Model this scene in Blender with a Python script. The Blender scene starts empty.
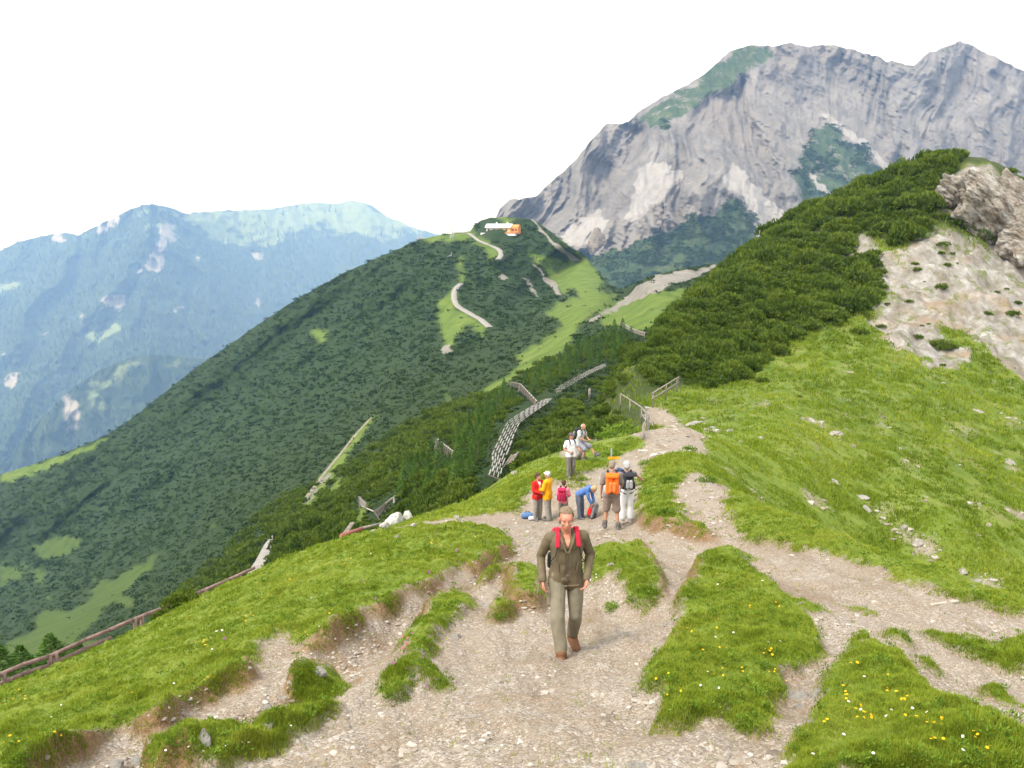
import bpy, bmesh, math, random, time
import numpy as np
from mathutils import Vector, Matrix
T0 = time.time()
rng = np.random.default_rng(7)
random.seed(7)
PI = math.pi
scene = bpy.context.scene
COL = scene.collection

# ------------------------------------------------------------------ camera model
F_PX = 887.0
PITCH = math.radians(9.85)
CP, SP = math.cos(PITCH), math.sin(PITCH)

def ray(px, py):
    X = (np.asarray(px, float) - 512) / F_PX
    U = (384 - np.asarray(py, float)) / F_PX
    return X, CP + U * SP, -SP + U * CP

def at(px, py, Y):
    a, b, c = ray(px, py)
    s = Y / b
    return np.stack(np.broadcast_arrays(a * s, b * s, c * s), -1)

def proj(P):
    P = np.asarray(P, float)
    d = P[..., 1] * CP - P[..., 2] * SP
    u = P[..., 1] * SP + P[..., 2] * CP
    return 512 + F_PX * P[..., 0] / d, 384 - F_PX * u / d

# ------------------------------------------------------------------ noise
def _hash(ix, iy, iz=0, seed=0):
    h = (ix.astype(np.int64) * 374761393 + iy.astype(np.int64) * 668265263 + np.asarray(iz).astype(np.int64) * 2147483647 + seed * 974634533) & 0xFFFFFFFF
    h = ((h ^ (h >> 13)) * 1274126177) & 0xFFFFFFFF
    h = ((h ^ (h >> 16)) * 2246822519) & 0xFFFFFFFF
    return (h ^ (h >> 15)) & 0xFFFFFFFF

def perlin2(x, y, seed=0):
    x = np.asarray(x, float); y = np.asarray(y, float)
    x0 = np.floor(x); y0 = np.floor(y)
    fx = x - x0; fy = y - y0
    u = fx * fx * fx * (fx * (fx * 6 - 15) + 10); v = fy * fy * fy * (fy * (fy * 6 - 15) + 10)
    def g(ix, iy, dx, dy):
        a = _hash(ix, iy, 0, seed) * (2 * PI / 4294967296.0)
        return np.cos(a) * dx + np.sin(a) * dy
    n00 = g(x0, y0, fx, fy); n10 = g(x0 + 1, y0, fx - 1, fy)
    n01 = g(x0, y0 + 1, fx, fy - 1); n11 = g(x0 + 1, y0 + 1, fx - 1, fy - 1)
    return 1.5 * ((n00 * (1 - u) + n10 * u) * (1 - v) + (n01 * (1 - u) + n11 * u) * v)

def vnoise3(P, seed=0):
    P = np.asarray(P, float)
    i = np.floor(P); f = P - i
    f = f * f * (3 - 2 * f)
    r = 0
    for dx in (0, 1):
        for dy in (0, 1):
            for dz in (0, 1):
                w = (f[..., 0] if dx else 1 - f[..., 0]) * (f[..., 1] if dy else 1 - f[..., 1]) * (f[..., 2] if dz else 1 - f[..., 2])
                r = r + w * (_hash(i[..., 0] + dx, i[..., 1] + dy, i[..., 2] + dz, seed) / 2147483648.0 - 1)
    return r

def fbm2(x, y, octs=4, seed=0, gain=.5, lac=2.03):
    r = 0; a = 1
    for k in range(octs):
        r = r + a * perlin2(x, y, seed + k * 17)
        x = x * lac + 3.1; y = y * lac + 7.7; a *= gain
    return r

def ridged2(x, y, octs=4, seed=0, gain=.5, lac=2.03):
    r = 0; a = 1; t = 0
    for k in range(octs):
        r = r + a * (1 - np.abs(perlin2(x, y, seed + k * 17)) * 1.6); t += a
        x = x * lac + 3.1; y = y * lac + 7.7; a *= gain
    return r / t

def sstep(a, b, x):
    t = np.clip((x - a) / (b - a), 0, 1)
    return t * t * (3 - 2 * t)

class TPS:
    def __init__(s, pts, vals, lam=1e-4):
        s.p = np.asarray(pts, float); n = len(s.p)
        K = s.k(s.p, s.p) + lam * np.eye(n)
        A = np.zeros((n + 3, n + 3)); A[:n, :n] = K; A[:n, n] = 1; A[:n, n + 1:] = s.p
        A[n, :n] = 1; A[n + 1:, :n] = s.p.T
        s.w = np.linalg.solve(A, np.concatenate([np.asarray(vals, float), np.zeros(3)]))
    @staticmethod
    def k(a, b):
        d2 = ((a[:, None, :] - b[None]) ** 2).sum(-1)
        return .5 * d2 * np.log(d2 + 1e-12)
    def __call__(s, q):
        q = np.asarray(q, float); sh = q.shape[:-1]; q = q.reshape(-1, 2)
        out = np.empty(len(q)); n = len(s.p)
        for i in range(0, len(q), 60000):
            c = q[i:i + 60000]
            out[i:i + 60000] = s.k(c, s.p) @ s.w[:n] + s.w[n] + c @ s.w[n + 1:]
        return out.reshape(sh)

def in_poly(x, y, poly):
    poly = np.asarray(poly, float)
    m = np.zeros(x.shape, bool)
    bb = (x >= poly[:, 0].min()) & (x <= poly[:, 0].max()) & (y >= poly[:, 1].min()) & (y <= poly[:, 1].max())
    idx = np.nonzero(bb)
    if not len(idx[0]): return m
    xs = x[idx]; ys = y[idx]; c = np.zeros(len(xs), bool)
    n = len(poly)
    for i in range(n):
        x1, y1 = poly[i]; x2, y2 = poly[(i + 1) % n]
        if y1 == y2: continue
        k = (y1 > ys) != (y2 > ys)
        c ^= k & (xs < (x2 - x1) * (ys - y1) / (y2 - y1) + x1)
    m[idx] = c
    return m

def seg_dist(x, y, line):
    d = np.full(x.shape, 1e9)
    for (x1, y1), (x2, y2) in zip(line[:-1], line[1:]):
        dx, dy = x2 - x1, y2 - y1
        t = np.clip(((x - x1) * dx + (y - y1) * dy) / (dx * dx + dy * dy + 1e-12), 0, 1)
        d = np.minimum(d, np.hypot(x - x1 - t * dx, y - y1 - t * dy))
    return d

def blur(a, n0, n1, it=2):
    for _ in range(it):
        for ax, n in ((0, n0), (1, n1)):
            if n < 1: continue
            p = np.concatenate([np.repeat(np.take(a, [0], ax), n + 1, ax), a, np.repeat(np.take(a, [-1], ax), n, ax)], ax)
            c = np.cumsum(p, ax); L = a.shape[ax]; w = 2 * n + 1
            a = (np.take(c, range(w, w + L), ax) - np.take(c, range(0, L), ax)) / w
    return a

# ------------------------------------------------------------------ mesh helpers
def mesh_np(name, V, faces, mats, attrs=None, smooth=True, midx=None):
    """faces: (n,3) or (n,4) int array."""
    V = np.ascontiguousarray(V, np.float32); faces = np.asarray(faces, np.int32)
    me = bpy.data.meshes.new(name)
    n, k = faces.shape
    me.vertices.add(len(V)); me.vertices.foreach_set('co', V.ravel())
    me.loops.add(n * k); me.loops.foreach_set('vertex_index', faces.ravel())
    me.polygons.add(n); me.polygons.foreach_set('loop_start', np.arange(0, n * k, k, dtype=np.int32))
    if midx is not None: me.polygons.foreach_set('material_index', np.asarray(midx, np.int32))
    me.polygons.foreach_set('use_smooth', np.full(n, smooth, bool))
    for m in (mats if isinstance(mats, (list, tuple)) else [mats]): me.materials.append(m)
    for an, av in (attrs or {}).items():
        a = me.attributes.new(an, 'FLOAT', 'POINT'); a.data.foreach_set('value', np.ascontiguousarray(av, np.float32).ravel())
    me.update(); me.validate()
    return me

def link(name, me, parent=None, loc=None, label=None, cat=None, group=None, kind=None):
    o = bpy.data.objects.new(name, me); COL.objects.link(o)
    if parent is not None: o.parent = parent
    if loc is not None: o.location = Vector([float(v) for v in loc])
    if label: o['label'] = label
    if cat: o['category'] = cat
    if group: o['group'] = group
    if kind: o['kind'] = kind
    return o

def grid_faces(nu, nv):
    i = np.arange(nu - 1)[:, None] * nv + np.arange(nv - 1)[None]
    return np.stack([i, i + nv, i + nv + 1, i + 1], -1).reshape(-1, 4)

def bm_mesh(name, bm, mats, smooth=False):
    me = bpy.data.meshes.new(name); bm.to_mesh(me); bm.free()
    for m in (mats if isinstance(mats, (list, tuple)) else [mats]): me.materials.append(m)
    if smooth: me.polygons.foreach_set('use_smooth', np.full(len(me.polygons), True))
    return me

def bm_box(bm, c, s, M=None, bev=0.0):
    """box centred c, size s, optional 3x3 rotation matrix, bevelled edges"""
    r = bmesh.ops.create_cube(bm, size=1.0)
    vs = r['verts']
    for v in vs: v.co = Vector((v.co.x * s[0], v.co.y * s[1], v.co.z * s[2]))
    if bev > 0:
        es = list({e for v in vs for e in v.link_edges})
        rb = bmesh.ops.bevel(bm, geom=es, offset=bev, segments=1, affect='EDGES', profile=.5)
        vs = list({v for f in rb['faces'] for v in f.verts} | {v for v in vs if v.is_valid})
    for v in vs:
        p = v.co
        if M is not None: p = M @ p
        v.co = p + Vector([float(q) for q in c])
    return vs

def bm_beam(bm, a, b, w, h, bev=0.0, up=(0, 0, 1)):
    a = Vector([float(q) for q in a]); b = Vector([float(q) for q in b])
    d = (b - a); L = d.length; d.normalize()
    u = Vector(up); s = d.cross(u)
    if s.length < 1e-4: s = d.cross(Vector((1, 0, 0)))
    s.normalize(); u = s.cross(d)
    M = Matrix((d, s, u)).transposed()
    return bm_box(bm, (a + b) / 2, (L, w, h), M, bev)

def bm_tube(bm, a, b, ra, rb, n=7):
    a = Vector([float(q) for q in a]); b = Vector([float(q) for q in b])
    d = (b - a).normalized(); s = d.orthogonal().normalized(); t = d.cross(s)
    A = []; B = []
    for k in range(n):
        w = 2 * PI * k / n; q = s * math.cos(w) + t * math.sin(w)
        A.append(bm.verts.new(a + q * ra)); B.append(bm.verts.new(b + q * rb))
    for k in range(n): bm.faces.new((A[k], A[(k + 1) % n], B[(k + 1) % n], B[k]))
    bm.faces.new(A[::-1]); bm.faces.new(B)

# ------------------------------------------------------------------ materials
class NT:
    def __init__(s, name):
        s.m = bpy.data.materials.new(name); s.m.use_nodes = True
        s.t = s.m.node_tree; s.b = s.t.nodes['Principled BSDF']; s.out = s.t.nodes['Material Output']
        s.b.inputs['Specular IOR Level'].default_value = .2
    def n(s, typ, **kw):
        nd = s.t.nodes.new(typ)
        for k, v in kw.items(): setattr(nd, k, v)
        return nd
    def l(s, a, b): s.t.links.new(a, b)
    def attr(s, name):
        return s.n('ShaderNodeAttribute', attribute_name=name).outputs['Fac']
    def coord(s, sc=(1, 1, 1)):
        tc = s.n('ShaderNodeNewGeometry'); mp = s.n('ShaderNodeMapping')
        mp.inputs['Scale'].default_value = sc
        s.l(tc.outputs['Position'], mp.inputs['Vector']); return mp.outputs['Vector']
    def ocoord(s, sc=(1, 1, 1)):
        tc = s.n('ShaderNodeTexCoord'); mp = s.n('ShaderNodeMapping')
        mp.inputs['Scale'].default_value = sc
        s.l(tc.outputs['Object'], mp.inputs['Vector']); return mp.outputs['Vector']
    def noise(s, vec, scale, detail=4, rough=.55, dist=0):
        nd = s.n('ShaderNodeTexNoise'); nd.inputs['Scale'].default_value = scale
        nd.inputs['Detail'].default_value = detail; nd.inputs['Roughness'].default_value = rough; nd.inputs['Distortion'].default_value = dist
        s.l(vec, nd.inputs['Vector']); return nd.outputs['Fac']
    def voro(s, vec, scale, feat='F1', out='Distance'):
        nd = s.n('ShaderNodeTexVoronoi', feature=feat); nd.inputs['Scale'].default_value = scale
        s.l(vec, nd.inputs['Vector']); return nd.outputs[out]
    def ramp(s, fac, stops):
        nd = s.n('ShaderNodeValToRGB'); e = nd.color_ramp.elements
        while len(e) < len(stops): e.new(.5)
        for k, (p, c) in enumerate(stops):
            e[k].position = p; e[k].color = (*c, 1) if len(c) == 3 else c
        s.l(fac, nd.inputs['Fac']); return nd.outputs['Color']
    def mr(s, v, a, b, c=0., d=1.):
        nd = s.n('ShaderNodeMapRange'); nd.clamp = True
        for k, q in zip((1, 2, 3, 4), (a, b, c, d)): nd.inputs[k].default_value = q
        s.l(v, nd.inputs[0]); return nd.outputs[0]
    def math(s, op, a, b=None):
        nd = s.n('ShaderNodeMath', operation=op)
        for k, q in enumerate((a, b)):
            if q is None: continue
            if isinstance(q, (int, float)): nd.inputs[k].default_value = q
            else: s.l(q, nd.inputs[k])
        return nd.outputs[0]
    def mix(s, fac, a, b, bt='MIX'):
        nd = s.n('ShaderNodeMix', data_type='RGBA', blend_type=bt)
        if isinstance(fac, (int, float)): nd.inputs[0].default_value = fac
        else: s.l(fac, nd.inputs[0])
        for q, k in ((a, 6), (b, 7)):
            if isinstance(q, tuple): nd.inputs[k].default_value = (*q, 1)
            else: s.l(q, nd.inputs[k])
        return nd.outputs[2]
    def bump(s, h, strength=.5, dist=.02, nrm=None):
        nd = s.n('ShaderNodeBump'); nd.inputs['Strength'].default_value = strength; nd.inputs['Distance'].default_value = dist
        s.l(h, nd.inputs['Height'])
        if nrm is not None: s.l(nrm, nd.inputs['Normal'])
        return nd.outputs['Normal']
    def done(s, col, rough=.85, nrm=None):
        if isinstance(col, tuple): s.b.inputs['Base Color'].default_value = (*col, 1)
        else: s.l(col, s.b.inputs['Base Color'])
        s.b.inputs['Roughness'].default_value = rough
        if nrm is not None: s.l(nrm, s.b.inputs['Normal'])
        return s.m

def mat_simple(name, c, rough=.8, scale=12., amt=.25, bump=.0, bd=.01):
    t = NT(name); v = t.ocoord()
    f = t.noise(v, scale, 5, .6)
    lo = tuple(q * (1 - amt) for q in c); hi = tuple(min(1, q * (1 + amt)) for q in c)
    col = t.ramp(f, [(.3, lo), (.7, hi)])
    n = t.bump(t.noise(v, scale * 4, 3, .6), bump, bd) if bump else None
    return t.done(col, rough, n)

def mat_leaf(name, c0, c1, c2, trans=.25):
    """foliage: tone attribute (per clump) picks between three greens; thin, partly translucent"""
    t = NT(name)
    tone = t.attr('tone')
    oi = t.n('ShaderNodeObjectInfo')
    fac = t.math('ADD', tone, t.math('MULTIPLY', t.math('SUBTRACT', oi.outputs['Random'], .5), .40))
    col = t.ramp(fac, [(.05, c0), (.5, c1), (.95, c2)])
    t.l(col, t.b.inputs['Base Color']); t.b.inputs['Roughness'].default_value = .75
    t.b.inputs['Specular IOR Level'].default_value = .12
    tr = t.n('ShaderNodeBsdfTranslucent'); t.l(col, tr.inputs['Color'])
    mx = t.n('ShaderNodeMixShader'); mx.inputs[0].default_value = trans
    t.l(t.b.outputs[0], mx.inputs[1]); t.l(tr.outputs[0], mx.inputs[2]); t.l(mx.outputs[0], t.out.inputs['Surface'])
    return t.m
HAZE = 0.95e-4; EXPOSURE = 1.98
# ------------------------------------------------------------------ near ground (knoll, saddle, hill on the right)
# control points: picture position of a ground point and its forward distance in metres
NEAR = [
 (512,768,5.0),(256,768,5.7),(0,768,7.6),(-110,768,9),(768,768,4.7),(1024,768,4.6),(1130,768,4.6),
 (570,655,9.4),(450,655,9.6),(300,660,9.6),(150,700,9.8),(60,740,9.0),(0,699,20),(-90,731,18),(60,690,15),
 (400,600,13.2),(500,600,12.8),(300,610,14),(200,640,14),(100,670,16),
 (430,560,17),(512,560,17),(640,560,17.2),(520,530,24),(440,530,20.5),
 (130,646,24),(200,612,27),(270,585,30),(350,550,34),(400,524,36),(480,494,38),(520,467,40),(560,452,41),(600,441,42),(640,432,44),
 (540,518,29.9),(570,475,33.5),(608,527,26.5),(620,500,30.5),(600,458,37),(640,455,37),(665,432,43),(690,428,45),(500,505,32),
 (740,545,17),(1024,625,10.6),(1120,650,9.6),(900,575,13.5),(800,530,17.5),(740,500,22),(700,480,26),(690,455,35),
 (820,600,11.5),(700,640,9.3),(900,660,8),(1024,700,7.4),(760,700,7),(640,700,7.0),(960,620,10),
 (1024,600,38),(900,560,40),(960,530,42),(800,515,38),(760,480,40),(720,450,42),(850,470,48),(800,440,48),(700,435,46),
 (1000,450,62),(900,420,62),(800,405,60),(730,418,54),(860,350,84),(1000,350,92),(940,250,112),(1024,250,118),(1100,260,116),
 (990,173,126),(940,178,126),(880,201,126),(830,222,125),(780,247,123),(740,268,121),(700,297,116),(670,326,107),(640,356,97),(610,386,84),(595,412,72),
 (1030,200,126),(1110,240,126),
 (760,385,70),(700,384,72),(655,400,64),(700,345,88),(780,310,98),(860,270,110),(650,412,60),(620,420,62),
]
HID = [  # hidden ground: (px, Y, slope z/Y)
 (1024,19,-.52),(1120,19,-.53),(900,23,-.465),(800,27,-.385),(1024,27,-.50),(900,31,-.44),
 (0,34,-.66),(-90,34,-.70),(130,40,-.58),(270,48,-.52),(400,56,-.45),(480,56,-.39),(560,56,-.32),(610,53,-.27),
 (0,90,-.72),(200,90,-.62),(400,100,-.50),(520,100,-.44),
 (575,75,-.35),(560,100,-.43),(540,130,-.46),(590,130,-.34),(622,112,-.25),(600,165,-.37),(520,155,-.48),(450,130,-.52),(640,130,-.20),(700,150,-.10),(780,160,-.02),(880,160,.02),(990,160,.03),(1100,160,-.02),
]
def near_uv(x, y):
    r = np.hypot(x, y)
    return np.stack([np.arctan2(x, y) * 1.7, np.log(r)], -1), r
_p = []; _v = []
for px, py, Y in NEAR:
    q = at(px, py, Y); _p.append(q[:2]); _v.append(q[2] / math.hypot(q[0], q[1]))
for px, Y, tz in HID:
    a, b, c = ray(px, 384); x = float(a / b) * Y
    _p.append((x, Y)); _v.append(tz * Y / math.hypot(x, Y))
for th in (-60, -30, 0, 30, 60):
    for r, z in ((1.0, -1.95), (2.2, -2.35)):
        x, y = r * math.sin(math.radians(th)), r * math.cos(math.radians(th))
        _p.append((x, y)); _v.append((z + (-.12 * x * x if False else 0)) / r)
_p = np.array(_p)
_uv, _ = near_uv(_p[:, 0], _p[:, 1])
near_tps = TPS(_uv, _v, 2e-4)

NTH, NR = 860, 860
TH = np.radians(np.linspace(-43, 43, NTH)); LR = np.linspace(math.log(.9), math.log(172), NR)
RR = np.exp(LR)
GX = np.sin(TH)[:, None] * RR[None]; GY = np.cos(TH)[:, None] * RR[None]
_q = np.stack(np.broadcast_arrays(TH[:, None] * 1.7, LR[None]), -1)
_c = near_tps(_q[::3, ::3])          # smooth: evaluate coarse, then resample
def _up(c, n0, n1):
    i0 = np.linspace(0, c.shape[0] - 1, n0) * 1.0; i1 = np.linspace(0, c.shape[1] - 1, n1)
    a = np.minimum(i0.astype(int), c.shape[0] - 2); b = np.minimum(i1.astype(int), c.shape[1] - 2)
    f = (i0 - a)[:, None]; g = (i1 - b)[None]
    A = c[a][:, b]; B = c[a + 1][:, b]; C = c[a][:, b + 1]; D = c[a + 1][:, b + 1]
    return (A * (1 - f) + B * f) * (1 - g) + (C * (1 - f) + D * f) * g
# resample exactly on the coarse lattice extents
_th3 = TH[::3]; _lr3 = LR[::3]
def _interp2(c, xs, ys, x, y):
    fx = np.clip((x - xs[0]) / (xs[1] - xs[0]), 0, len(xs) - 1.0001); fy = np.clip((y - ys[0]) / (ys[1] - ys[0]), 0, len(ys) - 1.0001)
    a = fx.astype(int); b = fy.astype(int); fx = fx - a; fy = fy - b
    return (c[a, b] * (1 - fx) + c[a + 1, b] * fx) * (1 - fy) + (c[a, b + 1] * (1 - fx) + c[a + 1, b + 1] * fx) * fy
SL = _interp2(_c, _th3, _lr3, *np.broadcast_arrays(TH[:, None], LR[None]))
SL = blur(SL, 2, 2, 1)
GZ0 = SL * RR[None]

def march(px, py, SLg):
    """first ground point met by the picture ray (uses slope field SLg on the polar lattice)"""
    px = np.atleast_1d(np.asarray(px, float)); py = np.atleast_1d(np.asarray(py, float))
    a, b, c = ray(px, py)
    th = np.arctan2(a, b); s = c / np.hypot(a, b)
    fi = np.clip((th - TH[0]) / (TH[1] - TH[0]), 0, NTH - 1.001); i = fi.astype(int); f = (fi - i)[:, None]
    col = SLg[i] * (1 - f) + SLg[i + 1] * f
    start = 60
    hit = col >= s[:, None]
    hit[:, :start] = False
    k = np.argmax(hit, 1); none = ~hit.any(1)
    k0 = np.maximum(k - 1, 0); j = np.arange(len(px))
    c0 = col[j, k0]; c1 = col[j, k]
    t = np.clip((s - c0) / np.where(np.abs(c1 - c0) < 1e-9, 1, c1 - c0), 0, 1)
    lr = LR[k0] + t * (LR[k] - LR[k0])
    mx = np.argmax(col[:, start:], 1) + start
    lr = np.where(none, LR[mx], lr)
    r = np.exp(lr)
    return r * np.sin(th), r * np.cos(th)

def world_poly(pts, SLg=None, step=5.0):
    out = []
    n = len(pts)
    for i in range(n):
        p = np.array(pts[i], float); q = np.array(pts[(i + 1) % n], float)
        m = max(1, int(np.hypot(*(q - p)) / step))
        for k in range(m): out.append(p + (q - p) * k / m)
    out = np.array(out)
    x, y = march(out[:, 0], out[:, 1], SL if SLg is None else SLg)
    return np.stack([x, y], -1)

GRASS_POLYS = [
 # long meadow on the left, down to its edge above the trough
 [(-140,870),(40,786),(76,764),(104,752),(118,743),(146,740),(168,731),(182,715),(195,710),(220,697),(244,691),(252,668),(266,650),(282,646),(312,656),(332,640),
  (300,652),(326,649),(355,631),(368,617),(390,614),(403,601),(429,593),(442,581),(461,568),(481,573),(507,552),(511,546),(507,538),(481,530),(458,528),(430,533),(400,531),(375,540),(352,538),(322,550),(300,548),(262,562),(200,582),(130,615),(0,670),(-140,730)],
 [(352,541),(400,526),(440,520),(490,516),(522,511),(524,492),(545,480),(562,470),(562,444),(520,457),(480,480),(400,505)],
 # patches in the trough
 [(390,646),(429,614),(423,610),(452,593),(478,604),(481,614),(455,627),(429,649),(442,649),(420,665),(452,688),(442,696),(423,681),(397,701),(374,704),(378,688),(407,662),(413,649)],
 [(136,760),(165,747),(200,744),(213,735),(255,720),(286,722),(319,708),(340,700),(345,714),(300,738),(258,757),(220,774),(140,776)],
 [(290,690),(318,668),(345,666),(350,686),(312,700)],
 [(507,591),(525,574),(537,579),(539,609),(517,611),(507,599)],[(490,626),(500,609),(512,618),(495,628)],[(480,589),(507,574),(510,579),(485,594)],
 # clump right of the hiker
 [(581,592),(587,573),(596,555),(608,553),(611,567),(626,570),(620,550),(641,549),(642,564),(659,599),(656,611),(638,620),(620,611),(608,604),(584,601)],
 # long mound between the two paths
 [(718,564),(700,576),(700,599),(676,614),(675,626),(668,653),(644,676),(642,703),(659,697),(662,718),(656,730),(674,739),(709,730),(733,721),(736,739),(760,742),(768,736),(768,712),(780,700),(777,682),(798,679),(822,671),(816,650),(798,626),(786,602),(771,585),(754,567),(736,555)],
 [(798,608),(831,629),(825,633),(800,622)],
 # mound bottom right
 [(780,800),(790,760),(805,730),(816,715),(819,691),(837,677),(849,659),(870,650),(891,656),(906,668),(926,694),(953,718),(986,736),(1012,754),(1024,768),(1044,800)],
 [(837,605),(864,611),(879,623),(900,638),(923,653),(906,650),(888,641),(873,620)],[(852,632),(867,638),(876,650),(861,650)],[(911,657),(932,662),(950,677),(938,677)],
 [(920,635),(950,638),(989,653),(1024,644),(1090,660),(1090,700),(1024,683),(998,677),(968,659),(944,647)],[(968,683),(995,691),(1007,700),(1024,720),(1010,715)],
 [(746,555),(791,572),(810,577),(753,562)],
 # slopes beyond the right-hand path
 [(1180,665),(1100,645),(1024,623),(919,593),(851,566),(791,551),(750,540),(727,517),(735,490),(705,478),(693,466),(702,443),(706,430),(720,400),(1180,300)],
 # between the paths
 [(640,524),(636,500),(642,470),(655,455),(690,448),(702,468),(672,490),(668,505),(690,523),(725,545),(690,537),(660,530)],
 [(589,439),(605,435),(650,435),(648,442),(634,451),(607,464),(589,472),(578,472),(574,455)],[(568,476),(587,480),(585,487),(568,487)],
 [(556,487),(570,478),(572,470),(566,455),(545,470)],
]
wp = [world_poly(p) for p in GRASS_POLYS]
WX = GX + .10 * np.clip(GY / 9, .4, 3) * fbm2(GX * 2.2 / np.clip(GY / 9, .5, 4), GY * 2.2 / np.clip(GY / 9, .5, 4), 3, 5)
WY = GY + .16 * np.clip(GY / 9, .4, 3) * fbm2(GX * 2.2 / np.clip(GY / 9, .5, 4), GY * 2.2 / np.clip(GY / 9, .5, 4), 3, 9)
_pre = np.hypot(GX, GY)
WX = WX + .07 * fbm2(GX * 6.5, GY * 5, 3, 15); WY = WY + .11 * fbm2(GX * 6.5, GY * 5, 3, 19)
gm = np.zeros(GX.shape)
for p in wp: gm[in_poly(WX, WY, p)] = 1
gm[(_pre > 47)] = 1
gm[(_pre > 30) & (TH[:, None] < -.09)] = 1
dirt_far = world_poly([(636,409),(655,404),(664,412),(690,428),(650,424)])
gm[in_poly(GX, GY, dirt_far)] = 0
# the slope beyond the lip of the right-hand path
gm[(_pre > 16 + 0 * TH[:, None]) & (TH[:, None] > .26) & (gm == 0) & (_pre > 14.2 / np.cos(TH[:, None]) + (0.55 - TH[:, None]) * 12)] = 1
# breaks of bare soil
bare = fbm2(GX * .9, GY * .9, 4, 31)
gm_hill = (_pre > 34) & (TH[:, None] > .15)
gm = np.where(gm_hill & (fbm2(GX * .30 + GY * .16, GY * .30 - GX * .2, 3, 61) > .30) & (fbm2(GX * 1.3, GY * .9, 4, 62) > .12), .0, gm)
SCREE_POLYS = [
 [(917,231),(897,248),(870,269),(890,282),(883,299),(856,316),(897,343),(917,360),(951,363),(961,357),(944,330),(971,330),(995,360),(1030,378),(1110,400),(1110,250),(1030,242),(995,258),(958,235),(924,228)],
 [(812,258),(832,248),(866,235),(883,242),(876,265),(829,269)],
 [(931,205),(942,190),(995,218),(977,226)],
 [(941,190),(955,172),(975,164),(995,168),(1020,205),(1024,250),(995,225),(968,212)],
]
THICK_POLY = [(680,386),(707,389),(748,376),(771,358),(782,341),(822,327),(849,314),(868,303),(888,281),(880,254),(868,237),(897,245),(917,228),(931,208),(944,177),(972,142),(945,140),(883,174),(809,210),(765,232),(721,256),(680,284),(640,322),(604,375),(590,405),(612,410),(640,398),(662,392)]
THICK2 = [(572,448),(584,436),(600,412),(630,398),(646,404),(650,420),(634,431),(600,439)]
scr = np.zeros(GX.shape); thk = np.zeros(GX.shape)
nx = GX + 2.2 * fbm2(GX * .25, GY * .25, 4, 77); ny = GY + 3.5 * fbm2(GX * .25, GY * .25, 4, 78)
for p in SCREE_POLYS: scr[in_poly(nx, ny, world_poly(p))] = 1
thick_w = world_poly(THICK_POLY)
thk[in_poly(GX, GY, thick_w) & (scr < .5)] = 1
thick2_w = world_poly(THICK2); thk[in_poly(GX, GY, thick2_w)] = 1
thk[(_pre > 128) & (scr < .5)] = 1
scree_soft = blur(scr, 2, 2, 1)
# grass fading out over the scree edge
gs = blur(gm, 5, 2, 2)
gs_w = blur(gm, 16, 7, 2)
SOIL_POLYS = [[(636,520),(700,530),(735,552),(742,566),(705,580),(680,622),(655,600),(640,560)],[(0,790),(150,735),(260,672),(330,640),(440,585),(500,552),(515,546),(520,560),(440,610),(350,660),(260,715),(180,790)],[(480,590),(540,575),(545,615),(500,640)]]
soil_z = np.zeros(GX.shape)
for p in SOIL_POLYS: soil_z[in_poly(GX, GY, world_poly(p))] = 1
soil_z = blur(soil_z, 5, 3, 2)
NEARW = np.clip((34 - _pre) / 12, 0, 1)
hummock = fbm2(GX * 1.6, GY * 1.6, 4, 3)
DZ = NEARW * (sstep(.15, .8, gs) * (.075 + .06 * hummock) + sstep(.1, 1, gs_w) * .16 + soil_z * sstep(.05, .55, gs) * .20)
mound_w = in_poly(GX, GY, wp[8]).astype(float) + in_poly(GX, GY, wp[10])
DZ += blur(mound_w, 20, 8, 2) * .52
clump_w = in_poly(GX, GY, wp[7]).astype(float); DZ += blur(clump_w, 9, 4, 2) * .46
path = (1 - sstep(.1, .6, gs))
DZ += NEARW * path * (.05 * fbm2(GX * 1.7, GY * 1.4, 5, 41) + .03 * fbm2(GX * 2.6 + GY * .5, GY * .45, 3, 44) + .014 * fbm2(GX * 11, GY * 11, 3, 43))
# a worn groove for the left trough and a step of stony ground under the hiker
tr = world_poly([(330,650),(300,690),(230,720),(150,752),(60,790),(40,800),(120,790),(260,740),(330,700),(370,660),(430,620),(470,590),(500,570),(520,548),(512,545),(470,575),(420,605)])
DZ -= .24 * blur(in_poly(GX, GY, tr).astype(float), 8, 4, 2)
DZ += NEARW * sstep(.4, .9, gs) * (.05 * fbm2(GX * 3.6, GY * 3.6, 3, 47))
# bigger forms further off, limited by what the lattice can carry
FARW = np.clip((_pre - 36) / 25, 0, 1)
DZ += FARW * (.28 * fbm2(GX * .22, GY * .22, 4, 51) + .10 * fbm2(GX * .8, GY * .8, 3, 53)) * (1 - .5 * thk)
DZ += scree_soft * FARW * (1.5 * (ridged2((GX + GZ0 * 1.2) * .13, (GZ0 - GX * .30) * .34, 5, 57) - .6) + .45 * (ridged2(GX * .5, GZ0 * .9 - GX * .3, 4, 59) - .5))
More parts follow.
